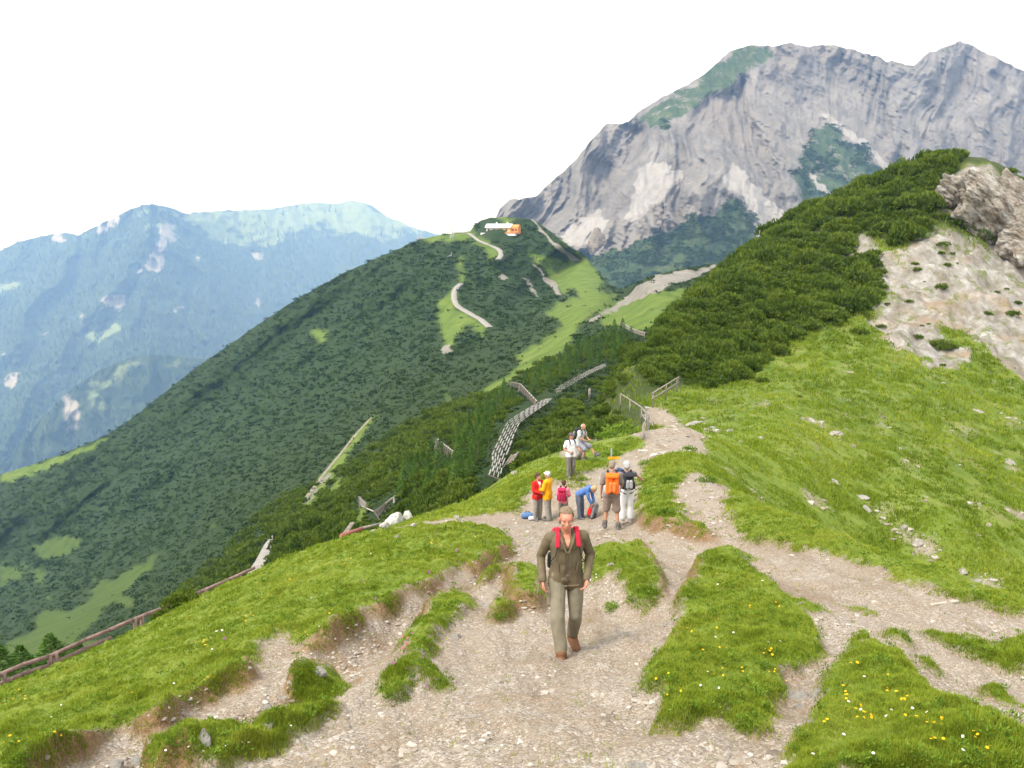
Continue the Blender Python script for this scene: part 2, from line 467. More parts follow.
# little trodden terraces on the grass slope
DZ += FARW * (1 - scree_soft) * .10 * perlin2(GX * .12, (GZ0 + .6 * fbm2(GX * .1, GY * .1, 3, 67)) * 1.5, 66)
GZ = GZ0 + DZ
SLF = GZ / RR[None]
def ground_z(x, y):
    x = np.asarray(x, float); y = np.asarray(y, float)
    return _interp2(GZ, TH, LR, np.arctan2(x, y), np.log(np.maximum(np.hypot(x, y), .91)))
def ground_f(F, x, y):
    x = np.asarray(x, float); y = np.asarray(y, float)
    return _interp2(F, TH, LR, np.arctan2(x, y), np.log(np.maximum(np.hypot(x, y), .91)))
def gpt(px, py):
    """ground point seen at a picture position"""
    x, y = march(px, py, SLF)
    z = ground_z(x, y)
    return np.stack([x, y, z], -1)[0] if np.ndim(px) == 0 else np.stack([x, y, z], -1)
RUNMAX = np.maximum.accumulate(np.where(np.arange(NR)[None] < 60, -9, SLF), 1)
def visible(x, y, h=0.0):
    r = np.hypot(x, y)
    return (ground_z(x, y) + h) / r >= ground_f(RUNMAX, x, y) - .003

def mat_ground():
    t = NT('ground'); v = t.coord()
    g = t.attr('grass'); sc = t.attr('scree'); th = t.attr('thicket'); far = t.attr('far'); soil = t.attr('soil')
    n1 = t.noise(v, 1.1, 6, .6); n2 = t.noise(v, 7, 5, .65); n3 = t.noise(v, 45, 4, .7)
    dirt = t.ramp(n1, [(.3, (.20, .158, .112)), (.52, (.275, .232, .178)), (.75, (.335, .295, .24))])
    dirt = t.mix(t.mr(n2, .35, .75), dirt, (.21, .155, .10))
    dirt = t.mix(t.mr(t.noise(t.coord((1, .55, 1)), .5, 6, .68), .44, .60, 0, .9), dirt, (.215, .148, .088))
    # gravel: random grey chips
    vc = t.n('ShaderNodeTexVoronoi'); vc.inputs['Scale'].default_value = 26; t.l(v, vc.inputs['Vector'])
    vd = t.n('ShaderNodeTexVoronoi'); vd.inputs['Scale'].default_value = 62; t.l(v, vd.inputs['Vector'])
    sep = t.n('ShaderNodeSeparateColor'); t.l(vc.outputs['Color'], sep.inputs[0])
    chip = t.ramp(sep.outputs[0], [(.0, (.17, .138, .108)), (.5, (.29, .255, .21)), (1, (.44, .41, .37))])
    sep2 = t.n('ShaderNodeSeparateColor'); t.l(vd.outputs['Color'], sep2.inputs[0])
    chip2 = t.ramp(sep2.outputs[0], [(.0, (.16, .128, .098)), (.6, (.29, .25, .20)), (1, (.42, .39, .35))])
    gsel = t.mr(t.noise(v, 1.7, 5, .6), .40, .60)
    dirt = t.mix(t.math('MULTIPLY', gsel, t.mr(sep.outputs[1], .35, .45)), dirt, chip)
    dirt = t.mix(t.math('MULTIPLY', t.mr(sep2.outputs[1], .3, .4), .75), dirt, chip2)
    brown = t.ramp(n2, [(.3, (.13, .075, .035)), (.6, (.215, .14, .075)), (.8, (.26, .19, .12))])
    dirt = t.mix(t.mr(t.noise(t.coord((1.6, .4, 1)), .9, 5, .6), .5, .68, 0, .55), dirt, (.165, .118, .075))
    dirt = t.mix(soil, dirt, brown)
    turf = t.ramp(t.noise(v, 2.6, 6, .7), [(.28, (.07, .12, .012)), (.5, (.13, .18, .02)), (.7, (.19, .22, .04))])
    turf_far = t.ramp(t.noise(v, .45, 9, .72), [(.3, (.055, .098, .010)), (.46, (.095, .145, .016)), (.58, (.145, .18, .030)), (.70, (.185, .17, .075))])
    spk = t.noise(t.coord((1, 1, 2.2)), 3.2, 5, .8)
    turf_far = t.mix(t.mr(spk, .56, .72, 0, .5), turf_far, (.06, .10, .012))
    turf_far = t.mix(t.mr(t.noise(v, .9, 8, .7, 1.5), .585, .68, 0, .85), turf_far, (.25, .215, .165))
    turf = t.mix(far, turf, turf_far)
    turf = t.mix(t.mr(t.noise(v, 5, 4, .6), .64, .74, 0, .6), turf, (.13, .09, .045))
    col = t.mix(g, dirt, turf)
    stone = t.ramp(t.noise(t.coord((1, 1, .6)), .55, 10, .72), [(.30, (.12, .10, .08)), (.44, (.20, .18, .15)), (.56, (.285, .27, .245)), (.70, (.43, .42, .405))])
    stone = t.mix(t.mr(t.noise(v, .16, 5, .6), .52, .66, 0, .7), stone, (.26, .185, .115))
    scm = t.mr(t.math('ADD', sc, t.math('MULTIPLY', t.math('SUBTRACT', t.noise(v, .5, 8, .7), .5), 1.5)), .45, .6)
    tuft = t.mr(t.noise(v, .42, 9, .78), .52, .60, 0, .85)
    stone = t.mix(tuft, stone, t.ramp(t.noise(v, 1.3, 6, .7), [(.3, (.06, .09, .014)), (.7, (.15, .17, .04))]))
    col = t.mix(scm, col, stone)
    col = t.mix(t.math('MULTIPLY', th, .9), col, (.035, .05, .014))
    h = t.math('ADD', t.math('MULTIPLY', n3, .5), t.math('ADD', t.math('MULTIPLY', vc.outputs['Distance'], -.9), t.math('MULTIPLY', vd.outputs['Distance'], -.5)))
    nb = t.bump(h, .55, .03)
    nb2 = t.bump(t.noise(v, 1.3, 9, .75), .5, .5)
    mixn = t.n('ShaderNodeMix', data_type='VECTOR'); t.l(far, mixn.inputs[0]); t.l(nb, mixn.inputs[4]); t.l(nb2, mixn.inputs[5])
    return t.done(col, .92, mixn.outputs[1])

soil_a = np.clip(sstep(.03, .3, gs) * (1 - sstep(.6, .95, gs)) * (.15 + 1.1 * soil_z), 0, 1) * NEARW
tr_soft = blur(in_poly(GX, GY, tr).astype(float), 6, 3, 2)
soil_a = np.clip(soil_a + .75 * tr_soft * sstep(-.15, .25, fbm2(GX * 1.1, GY * 1.1, 3, 71)) * (1 - sstep(.5, .9, gs)), 0, 1)
gsn = gs + .24 * NEARW * fbm2(GX * 4.5, GY * 3.5, 3, 73) + .16 * NEARW * fbm2(GX * 1.3, GY * 1.1, 3, 74) - .20 * soil_z * (1 - sstep(.8, 1, gs))
grass_a = sstep(.42, .8, gsn)
V = np.stack([GX, GY, GZ], -1).reshape(-1, 3)
GRID_ATTR = {'grass': grass_a, 'scree': scree_soft, 'thicket': blur(thk, 2, 1, 1), 'far': FARW, 'soil': soil_a}
ground = link('ground', mesh_np('ground', V, grid_faces(NTH, NR)[:, ::-1], mat_ground(), GRID_ATTR), kind='structure')

# ------------------------------------------------------------------ far sheets: picture position -> distance
def sheet(name, xs, top, bot, rows, depthf, mat, attrs, back, power=1.0, topnoise=None, kind='structure', label=None, cat=None):
    xs = np.asarray(xs, float)
    tp = np.interp(xs, [p[0] for p in top], [p[1] for p in top])
    if topnoise is not None: tp = tp + topnoise(xs)
    bt = np.interp(xs, [p[0] for p in bot], [p[1] for p in bot])
    s = np.linspace(0, 1, rows) ** power
    PX = np.repeat(xs[:, None], rows, 1); PY = bt[:, None] + (tp - bt)[:, None] * s[None]
    Y = depthf(PX, PY)
    P = at(PX, PY, Y)
    nb = 7
    B = np.stack([P[:, -1] + np.array(back) * (k / nb) ** 1.4 * np.array([1, 1, k / nb]) for k in range(1, nb + 1)], 1)
    A = {k: f(PX, PY, P) for k, f in attrs.items()}
    A = {k: np.concatenate([a, np.repeat(a[:, -1:], nb, 1)], 1) for k, a in A.items()}
    V = np.concatenate([P, B], 1)
    me = mesh_np(name, V.reshape(-1, 3), grid_faces(len(xs), rows + nb)[:, ::-1], mat, A)
    o = link(name, me, kind=kind, label=label, cat=cat)
    return o, PX, PY, P, tp, bt

def pmask(polys, wob=0, seed=1, fr=.05):
    def f(PX, PY):
        x = PX + wob * fbm2(PX * fr, PY * fr, 4, seed); y = PY + wob * fbm2(PX * fr, PY * fr, 4, seed + 1)
        m = np.zeros(PX.shape)
        for p in polys: m[in_poly(x, y, p)] = 1
        return m
    return f

# ---- ridge with the hut and the long forested flank
MID = [
 (440,235,720),(400,248,730),(340,275,740),(250,330,760),(200,365,780),(130,420,800),(60,455,800),(0,475,800),(-80,515,800),
 (500,233,690),(490,217,735),(470,230,730),(520,217,735),(540,224,700),(560,240,660),(584,254,640),(602,278,600),(615,290,560),(560,280,610),(545,300,520),
 (454,292,520),(486,325,440),(500,255,600),(470,270,600),(400,300,620),(340,330,640),(380,340,540),(300,400,520),(200,480,520),(100,560,500),(0,620,470),(-80,660,460),
 (250,400,640),(150,460,660),(60,510,660),
 (480,385,250),(520,360,260),(560,330,280),(600,303,320),(640,285,320),(680,270,330),(735,262,340),(800,255,340),
 (640,330,200),(600,360,190),(700,330,230),(560,380,160),(548,399,135),(500,430,100),(515,420,90),(497,445,80),(490,478,70),(600,400,110),(640,400,150),(800,380,200),(700,400,180),
 (440,470,100),(400,490,95),(440,440,140),(380,450,200),(340,440,300),(320,480,220),(296,508,170),(265,560,120),(400,400,300),(300,560,90),(350,530,85),
 (200,600,160),(100,640,170),(0,660,230),(100,600,330),(200,540,320),(0,745,60),(-80,760,60),(130,690,60),(270,640,55),(400,580,55),(480,560,55),(560,520,55),(640,480,60),(800,470,80),
]
mid_tps = TPS([(p[0] / 200, p[1] / 200) for p in MID], [math.log(p[2]) for p in MID], 3e-3)
def mid_depth(PX, PY):
    Y = np.exp(mid_tps(np.stack([PX / 200, PY / 200], -1)))
    return Y
def mid_depth_n(PX, PY):
    Y = mid_depth(PX, PY)
    # shallow gullies running down to the left
    q = (PX * .62 + PY * .78); w = (PX * .78 - PY * .62)
    return Y * (1 + .050 * fbm2(q / 55, w / 300, 4, 81) + .006 * fbm2(PX / 14, PY / 14, 3, 83))
MID_TOP = [(-90,520),(0,475),(34,464),(60,455),(105,436),(130,420),(165,392),(200,365),(225,348),(250,330),(295,300),(340,275),(370,261),(400,248),(418,240),(440,235),(470,231),(474,225),(482,220),(490,218),(505,217),(520,218),(535,220),(550,231),(565,243),(584,255),(602,276),(615,289),(626,288),(640,282),(655,275),(680,269),(735,262),(800,256)]
MID_BOT = [(-90,765),(0,750),(130,695),(270,645),(400,585),(480,565),(560,525),(640,485),(800,475)]
MID_GRASS = [
 [(438,302),(459,285),(455,308),(470,316),(486,325),(486,336),(465,325),(452,349),(445,356),(441,340)],
 [(455,258),(462,258),(466,277),(461,282),(458,270)],
 [(420,236),(456,233),(470,230),(497,248),(500,254),(491,260),(487,252),(469,240),(425,241)],
 [(497,222),(512,221),(516,217),(500,216)],
 [(621,293),(591,290),(564,302),(543,314),(564,325),(537,346),(513,356),(523,363),(503,380),(479,390),(486,400),(510,380),(530,369),(557,356),(574,339),(577,325),(601,309)],
 [(0,484),(34,474),(60,464),(105,443),(108,438),(60,456),(0,477)],
 [(30,545),(55,538),(85,537),(78,548),(44,562)],
 [(-20,660),(0,650),(50,620),(98,596),(112,600),(80,640),(0,675)],
 [(105,586),(130,568),(163,552),(150,570),(115,600)],[(0,560),(25,575),(0,590)],
 [(296,510),(312,492),(324,474),(341,452),(357,433),(375,414),(378,416),(362,436),(348,455),(332,478),(318,499),(301,516)],
 [(530,255),(545,272),(563,296),(575,290),(584,300),(600,285),(584,262),(560,262)],
 [(440,372),(452,405),(450,410),(444,385)],[(560,235),(580,262),(590,280),(604,290),(596,268),(576,250)],
 [(600,310),(640,290),(700,292),(690,320),(640,330),(600,325)],
 [(235,588),(256,570),(266,545),(272,537),(262,575),(245,592)],[(350,520),(368,500),(372,508),(356,526)],
]
MID_ROCK = [
 [(581,322),(600,312),(621,302),(625,292),(660,275),(735,260),(700,276),(660,291),(625,306),(591,323)],
 [(528,219),(532,219),(548,236),(560,247),(586,262),(575,262),(553,247)],
 [(530,258),(536,262),(548,275),(563,295),(556,294),(543,280)],[(522,276),(530,280),(538,296),(533,297)],
 [(502,272),(510,280),(503,283),(498,278)],[(441,345),(452,340),(453,352),(444,358)],
 [(326,470),(334,462),(328,476),(316,494),(308,506),(304,506),(314,490)],
]
ROAD_UP = [(452,233),(462,232.6),(470,234),(479,241),(488,245),(497,248.5),(501,252),(501,256),(497.6,260)]
ROAD_LO = [(461,284),(457,287),(454,292),(454,300),(458,307),(470,314),(481,320),(490,328)]
def mid_roadmask(PX, PY):
    return np.maximum(1 - sstep(1.3, 2.3, seg_dist(PX, PY, ROAD_UP) * (1 + 0 * PX)), 1 - sstep(1.6, 2.8, seg_dist(PX, PY, ROAD_LO)))
_mg = pmask(MID_GRASS, 4, 91, .08); _mr = pmask(MID_ROCK, 3, 95, .1)
def mid_open(PX, PY):
    n = fbm2(PX / 46 + PY / 60, PY / 30 - PX / 90, 4, 99)
    low = sstep(520, 640, PY + .35 * PX * 0) * sstep(260, 60, PX)
    return np.clip(_mg(PX, PY) + (n + .75 * low > .97), 0, 1)
def mat_mid():
    t = NT('hillside'); v = t.coord()
    g = t.attr('grass'); rk = t.attr('rock'); rd = t.attr('road')
    base = t.ramp(t.noise(v, .08, 8, .7), [(.3, (.013, .030, .006)), (.7, (.024, .046, .009))])
    gr = t.ramp(t.noise(v, .10, 9, .72), [(.3, (.050, .090, .012)), (.5, (.090, .14, .018)), (.72, (.15, .18, .04))])
    col = t.mix(g, base, gr)
    rock = t.ramp(t.noise(v, .22, 9, .75), [(.3, (.13, .12, .095)), (.55, (.215, .20, .175)), (.75, (.32, .305, .28))])
    rk = t.mr(t.math('ADD', rk, t.math('MULTIPLY', t.math('SUBTRACT', t.noise(v, .12, 9, .75), .5), 1.6)), .5, .62)
    col = t.mix(rk, col, rock)
    col = t.mix(rd, col, (.36, .34, .31))
    return t.done(col, .95, t.bump(t.noise(v, .35, 8, .7), .7, 1.2))
hill, MPX, MPY, MP, mid_tp, mid_bt = sheet('hillside', np.arange(-90, 801, 2.0), MID_TOP, MID_BOT, 330, mid_depth_n, mat_mid(),
    {'grass': lambda a, b, p: blur(mid_open(a, b), 1, 1, 1) * (1 - .55 * sstep(330, 230, a) * sstep(470, 520, b)), 'rock': lambda a, b, p: .85 * blur(_mr(a, b), 1, 1, 1), 'road': lambda a, b, p: 0 * a},
    (0, 260, -190), topnoise=lambda x: .8 * perlin2(x / 9, x * 0, 3))
def mid_pt(px, py): return at(px, py, mid_depth_n(np.asarray(px, float), np.asarray(py, float)))

# the gravel track as ribbons laid 15 cm over the slope
def ribbon(name, line, width, mat, lift=.3, n=70):
    L = np.array(line, float); t = np.concatenate([[0], np.cumsum(np.hypot(*np.diff(L, axis=0).T))]); u = np.linspace(0, t[-1], n)
    c = np.stack([np.interp(u, t, L[:, 0]), np.interp(u, t, L[:, 1])], -1)
    P = mid_pt(c[:, 0], c[:, 1]); 
    for _ in range(3): P[1:-1] = (P[:-2] + 2 * P[1:-1] + P[2:]) / 4
    d = np.gradient(P, axis=0); s = np.stack([d[:, 1], -d[:, 0], 0 * d[:, 0]], -1); s /= np.linalg.norm(s, axis=1)[:, None]
    w = np.interp(u / t[-1], np.linspace(0, 1, len(np.atleast_1d(width))), np.atleast_1d(width))[:, None] / 2
    rows = [P - s * w + [0, 0, lift - .5], P - s * w * .9 + [0, 0, lift], P + s * w * .9 + [0, 0, lift], P + s * w + [0, 0, lift - .5]]
    V = np.stack(rows, 1)
    return link(name, mesh_np(name, V.reshape(-1, 3), grid_faces(n, 4), mat), kind='structure')
gravel = mat_simple('track_gravel', (.25, .235, .215), .95, .8, .22)
ribbon('road', ROAD_UP, [3.2, 3.4, 3.6], gravel, .5); ribbon('road', ROAD_LO, [3.2, 3.6, 3.4], gravel, .5)
ribbon('road', [(281.5,533),(277,537),(272,545),(269,552),(265,562),(258,574)], [2.0, 2.7, 3.0, 3.2], gravel, .15)
ribbon('path', [(375,414),(366,424),(357,434),(349,444),(341,454),(332,465),(324,475),(317,485),(310,494),(301,507)], [.7, 1.2, .9, 1.3, 1.1], mat_simple('path_earth', (.21, .19, .14), .95, .5, .3), .22)

# ---- limestone mountain on the right
RM_TOP = [(440,280),(480,262),(494,222),(500,207),(510,200),(536,196),(550,183),(561,174),(577,158),(590,141),(605,125),(628,122),(638,112),(659,99),(674,92),(705,74),(730,51),(746,46),(776,45.6),(794,43),(807,46.6),(833,44.6),(853,50),(879,57),(889,61),(904,63.5),(917,66),(930,51),(937,52),(948,45),(960,40.5),(981,50),(1007,63.5),(1024,71),(1060,86),(1130,112)]
RM_VEG = [
 [(628,120),(669,96),(705,74),(738,46),(780,44),(770,60),(735,84),(700,108),(669,124),(643,130)],
 [(817,120),(833,127),(858,143),(894,179),(858,205),(827,218),(797,236),(784,240),(807,194),(787,173),(807,153)],
 [(590,256),(654,236),(705,214),(730,198),(756,210),(753,252),(787,235),(817,214),(858,212),(858,290),(575,290)],
 [(560,262),(600,250),(660,242),(760,260),(760,340),(440,340),(440,262)],
 [(520,214),(532,206),(540,196),(536,200),(515,216)],
]
RM_SCREE = [
 [(817,112),(830,116),(860,136),(880,155),(899,179),(892,178),(868,153),(845,135),(823,121)],
 [(805,160),(815,175),(845,205),(842,210),(812,183)],[(735,165),(760,190),(780,210),(770,245),(752,252),(757,215),(740,195),(720,180)],
 [(560,238),(575,225),(597,205),(608,226),(595,246),(575,248)],[(640,170),(655,160),(680,175),(660,200),(625,225)],
]
_veg = pmask(RM_VEG, 9, 111, .05); _scr = pmask(RM_SCREE, 5, 115, .08)
def rm_struct(PX, PY):
    sh = np.interp(PX, [480, 640, 760, 900, 1024], [.42, .10, -.12, .22, .34])
    wx = 11 * fbm2(PX / 60, PY / 70, 2, 121) + 2.6 * fbm2(PX / 13, PY / 22, 2, 122)
    s = PX + sh * (PY - 150) + wx
    big = ridged2(s / 66, PY / 200, 2, 123)
    med = .62 * ridged2(s / 27, PY / 130, 2, 127) + .38 * ridged2(s / 11, PY / 62, 3, 128)
    fine = fbm2(s / 4.6, PY / 17, 3, 131) + .5 * fbm2(PX / 3.5, PY / 3.0, 2, 132)
    strata = fbm2((PX + PY * 1.6) / 90, (PY - .55 * PX) / 11, 3, 133)
    return big, med, fine, strata
def rm_depth(PX, PY):
    big, med, fine, strata = rm_struct(PX, PY)
    # main buttress comes forward, the right-hand ridge stands further back
    but = np.exp(-((PX - 690) / 95) ** 2 - ((PY - 190) / 70) ** 2)
    Y = 1950 + (262 - PY) * 3.9 + np.interp(PX, [440, 560, 700, 860, 1000, 1130], [420, 240, 0, 90, 330, 430]) - 190 * but
    calm = 1 - .72 * np.clip(blur(_veg(PX, PY), 4, 4, 1) + .75 * blur(_scr(PX, PY), 4, 4, 1), 0, 1)
    return .80 * (Y - calm * (190 * (big - .6) + 92 * (med - .6) + 9 * fine + 9 * strata))
def mat_rm():
    t = NT('mountain_rock'); v = t.coord()
    veg = t.attr('veg'); scr = t.attr('scree'); cav = t.attr('seam')
    n = t.noise(t.coord((1, 1, .55)), .012, 12, .7)
    rock = t.ramp(n, [(.28, (.122, .113, .102)), (.45, (.192, .179, .163)), (.58, (.242, .226, .207)), (.74, (.325, .306, .282))])
    warm = t.noise(v, .0035, 4, .6)
    rock = t.mix(t.mr(warm, .48, .66, 0, .55), rock, (.245, .212, .178))
    streak = t.noise(t.coord((1, 1, .12)), .035, 8, .7)
    rock = t.mix(t.mr(streak, .56, .72, 0, .3), rock, (.09, .085, .082))
    sc = t.ramp(t.noise(v, .02, 8, .65), [(.3, (.28, .26, .24)), (.7, (.39, .37, .345))])
    scm = t.mr(t.math('ADD', scr, t.math('MULTIPLY', t.math('SUBTRACT', t.noise(t.coord((1, 1, .35)), .03, 10, .75), .5), 1.7)), .45, .8)
    col = t.mix(scm, rock, sc)
    green = t.ramp(t.noise(v, .03, 9, .72), [(.3, (.026, .050, .020)), (.5, (.048, .080, .028)), (.72, (.12, .145, .065))])
    vm = t.mr(t.math('ADD', veg, t.math('MULTIPLY', t.math('SUBTRACT', t.noise(t.coord((1, 1, .45)), .028, 11, .78), .5), 2.0)), .45, .60)
    col = t.mix(vm, col, green)
    col = t.mix(t.mr(t.math('ADD', scr, t.math('MULTIPLY', t.math('SUBTRACT', t.noise(t.coord((1, 1, .3)), .035, 9, .75), .5), 1.5)), .62, 1.0, 0, .85), col, sc)
    return t.done(col, .95, t.bump(t.noise(t.coord((1, 1, .5)), .03, 10, .75), .9, 14))
def rm_vegf(a, b, p):
    big, med, fine, strata = rm_struct(a, b)
    extra = sstep(.25, .7, fbm2(a / 34, b / 26, 4, 141)) * .33 + sstep(.2, .6, strata) * .14
    return np.clip(.66 * blur(_veg(a, b), 4, 4, 1) + .25 * blur(_veg(a, b), 1, 1, 1) * (b > 235) + extra * sstep(70, 130, b) * .8, 0, 1.0)
rm, RPX, RPY, RP, rm_tp, rm_bt = sheet('mountain', np.arange(440, 1131, 1.25), RM_TOP, [(440,345),(1130,345)], 400, rm_depth, mat_rm(),
    {'veg': rm_vegf, 'scree': lambda a, b, p: .98 * blur(_scr(a, b), 1, 1, 1) + .34 * np.exp(-((a - 680) / 80) ** 2 - ((b - 190) / 55) ** 2) + .12 * sstep(90, 190, b), 'seam': lambda a, b, p: 0 * a},
    (0, 560, -620), topnoise=lambda x: 2.2 * fbm2(x / 11, x * 0, 4, 151) * np.interp(x, [500, 620, 740, 800, 1100], [.7, .8, .35, 1, 1]))

# ---- far range on the left
LM_TOP = [(-90,275),(-40,262),(0,251),(20,241),(44,236),(64,232.5),(73,238),(98,225),(118.5,215.5),(130,209),(142,205),(152,204),(166,207),(186,214),(210,211),(237,210),(271,209),(298,204),(318,202),(335,204),(354,200),(371,205),(388,217),(418,229),(432,233),(470,240),(560,250)]
LM_GREEN = [
 [(166,207),(183,211),(210,212),(237,211),(271,210),(318,203),(354,201),(400,222),(425,232),(340,224),(305,231),(264,231),(245,247),(222,240),(195,222)],
 [(76,339),(100,330),(126,320),(120,330),(98,344)],[(-10,287),(27,277),(18,290),(0,298)],[(32,298),(43,293),(40,302)],
 [(250,236),(282,232),(276,246),(262,244)],[(330,225),(400,232),(400,238),(330,232)],
]
LM_ROCK = [
 [(132,275),(150,273),(166,271),(164,250),(180,240),(170,224),(158,226),(157,241),(149,258)],
 [(98,300),(110,292),(128,298),(120,319),(114,312)],[(254,297),(264,297),(259,322),(252,309)],[(76,318),(88,312),(84,326),(78,328)],
 [(95,228),(110,218),(124,213),(110,228),(100,234)],[(40,240),(64,233),(74,238),(60,244)],[(252,252),(263,250),(262,262),(253,261)],[(194,252),(201,256),(200,262),(194,260)],
 [(172,311),(184,303),(182,312),(175,314)],[(0,350),(12,348),(6,358)],[(0,378),(30,366),(10,388)],[(40,334),(54,326),(48,338)],[(240,322),(248,324),(244,334)],
]
_lg = pmask(LM_GREEN, 6, 161, .07); _lr = pmask(LM_ROCK, 6, 165, .1)
def lm_depth(PX, PY):
    peak = np.exp(-((PX - 150) / 95) ** 2)
    tp = np.interp(PX, [p[0] for p in LM_TOP], [p[1] for p in LM_TOP])
    t = np.clip((520 - PY) / np.maximum(520 - tp, 1), 0, 1)
    back = np.interp(PX, [-90, 60, 160, 240, 330, 560], [8200, 8300, 7800, 9800, 11400, 11800])
    Y = 3400 + (back - 3400) * t ** 1.25
    s = PX + .5 * (PY - 300) * np.sign(150 - PX) * .8 + 10 * fbm2(PX / 60, PY / 60, 3, 171)
    return Y - 640 * (ridged2(s / 75, PY / 190, 4, 173) - .6) * sstep(0, .25, t) - 60 * fbm2(PX / 9, PY / 9, 3, 175)
def mat_lm():
    t = NT('far_range'); v = t.coord()
    g = t.attr('grass'); rk = t.attr('rock')
    base = t.ramp(t.noise(v, .006, 9, .75), [(.3, (.016, .030, .014)), (.7, (.040, .064, .024))])
    gr = t.ramp(t.noise(v, .01, 9, .7), [(.3, (.10, .15, .05)), (.7, (.20, .24, .11))])
    gm_ = t.mr(t.math('ADD', g, t.math('MULTIPLY', t.math('SUBTRACT', t.noise(v, .006, 10, .75), .5), 1.4)), .42, .62)
    col = t.mix(gm_, base, gr)
    rm_ = t.mr(t.math('ADD', rk, t.math('MULTIPLY', t.math('SUBTRACT', t.noise(v, .012, 10, .78), .5), 1.2)), .42, .6)
    col = t.mix(rm_, col, t.ramp(t.noise(t.coord((1, 1, .3)), .02, 8, .7), [(.3, (.20, .18, .155)), (.7, (.36, .33, .30))]))
    return t.done(col, .95, t.bump(t.noise(v, .02, 8, .7), .8, 20))
lm, LPX, LPY, LP, lm_tp, lm_bt = sheet('mountain', np.arange(-90, 561, 1.5), LM_TOP, [(-90,560),(560,560)], 260, lm_depth, mat_lm(),
    {'grass': lambda a, b, p: .80 * blur(_lg(a, b), 3, 3, 1) + .42 * sstep(268, 222, b) * (fbm2(a / 30, b / 12, 4, 177) > -.15) + .22 * sstep(.2, .6, fbm2(a / 18, b / 10, 4, 178)), 'rock': lambda a, b, p: .74 * blur(_lr(a, b), 2, 2, 1) + .36 * sstep(240, 203, b)},
    (0, 2600, -1500), topnoise=lambda x: 1.0 * fbm2(x / 9, x * 0, 3, 181))

# ---- wooded foothill in the valley
WH_TOP = [(-90,520),(-20,490),(0,474),(20,444),(40,420),(60,400),(75,386),(100,370),(130,357),(155,354.5),(200,359),(230,366),(262,384),(330,420),(420,470)]
WH_GREEN = [[(80,384),(132,357),(200,361),(190,370),(135,370),(102,397),(142,407),(120,412),(92,415)],[(150,385),(170,380),(165,392)]]
WH_ROCK = [[(56,400),(70,392),(80,400),(84,420),(74,436),(62,432),(60,415)],[(100,402),(140,406),(136,410),(104,408)]]
_wg = pmask(WH_GREEN, 5, 191, .1); _wr = pmask(WH_ROCK, 5, 195, .12)
def wh_depth(PX, PY):
    return 3300 + (520 - PY) * 6 - 220 * (ridged2(PX / 50, PY / 90, 4, 201) - .6)
wh, WPX, WPY, WP, wh_tp, wh_bt = sheet('hill', np.arange(-90, 421, 2.0), WH_TOP, [(-90,570),(420,570)], 120, wh_depth, mat_lm(),
    {'grass': lambda a, b, p: blur(_wg(a, b), 3, 3, 1) * .56, 'rock': lambda a, b, p: .56 * blur(_wr(a, b), 2, 2, 1)}, (0, 500, -300), topnoise=lambda x: .8 * fbm2(x / 6, x * 0, 3, 203))

# valley floor out to the horizon
xs = np.linspace(-16000, 16000, 81); ys = np.linspace(-1500, 16000, 61)
vx, vy = np.meshgrid(xs, ys, indexing='ij')
vz = -2100 + 45 * fbm2(vx / 1500, vy / 1500, 4, 211) - .00 * vx
link('valley', mesh_np('valley', np.stack([vx, vy, vz], -1).reshape(-1, 3), grid_faces(81, 61)[:, ::-1], mat_simple('valley_floor', (.045, .075, .028), .95, .002, .4)), kind='structure')
# ------------------------------------------------------------------ vegetation
def unit(a): return a / np.maximum(np.linalg.norm(a, axis=-1, keepdims=True), 1e-9)
def leaves(P, D, L, W, tone):
    """one pointed quad per row: base P, direction D, length L, width W"""
    n = len(P); D = unit(D)
    S = unit(np.cross(D, rng.normal(size=(n, 3))))
    L = np.broadcast_to(L, n)[:, None]; W = np.broadcast_to(W, n)[:, None]
    m = P + D * L * .45
    V = np.stack([P, m + S * W / 2, P + D * L, m - S * W / 2], 1).reshape(-1, 3)
    return V, np.arange(4 * n).reshape(n, 4), np.repeat(tone, 4)

LEAF_PINE = mat_leaf('dwarf_pine_needles', (.036, .072, .010), (.080, .132, .016), (.160, .215, .030))
LEAF_FLANK = mat_leaf('flank_pine_needles', (.012, .031, .004), (.022, .047, .007), (.042, .076, .012), .15)
LEAF_LARCH = mat_leaf('larch_needles', (.035, .085, .014), (.065, .14, .022), (.11, .20, .035))
LEAF_HERB = mat_leaf('herb_leaves', (.08, .15, .014), (.14, .23, .022), (.22, .32, .045))
LEAF_FAR = mat_leaf('far_forest', (.014, .030, .014), (.028, .050, .020), (.050, .080, .028), .1)
GRASS = mat_leaf('grass_blades', (.110, .170, .012), (.205, .275, .022), (.350, .385, .055), .35)
BARK = mat_simple('bark', (.16, .12, .09), .9, 9, .35)

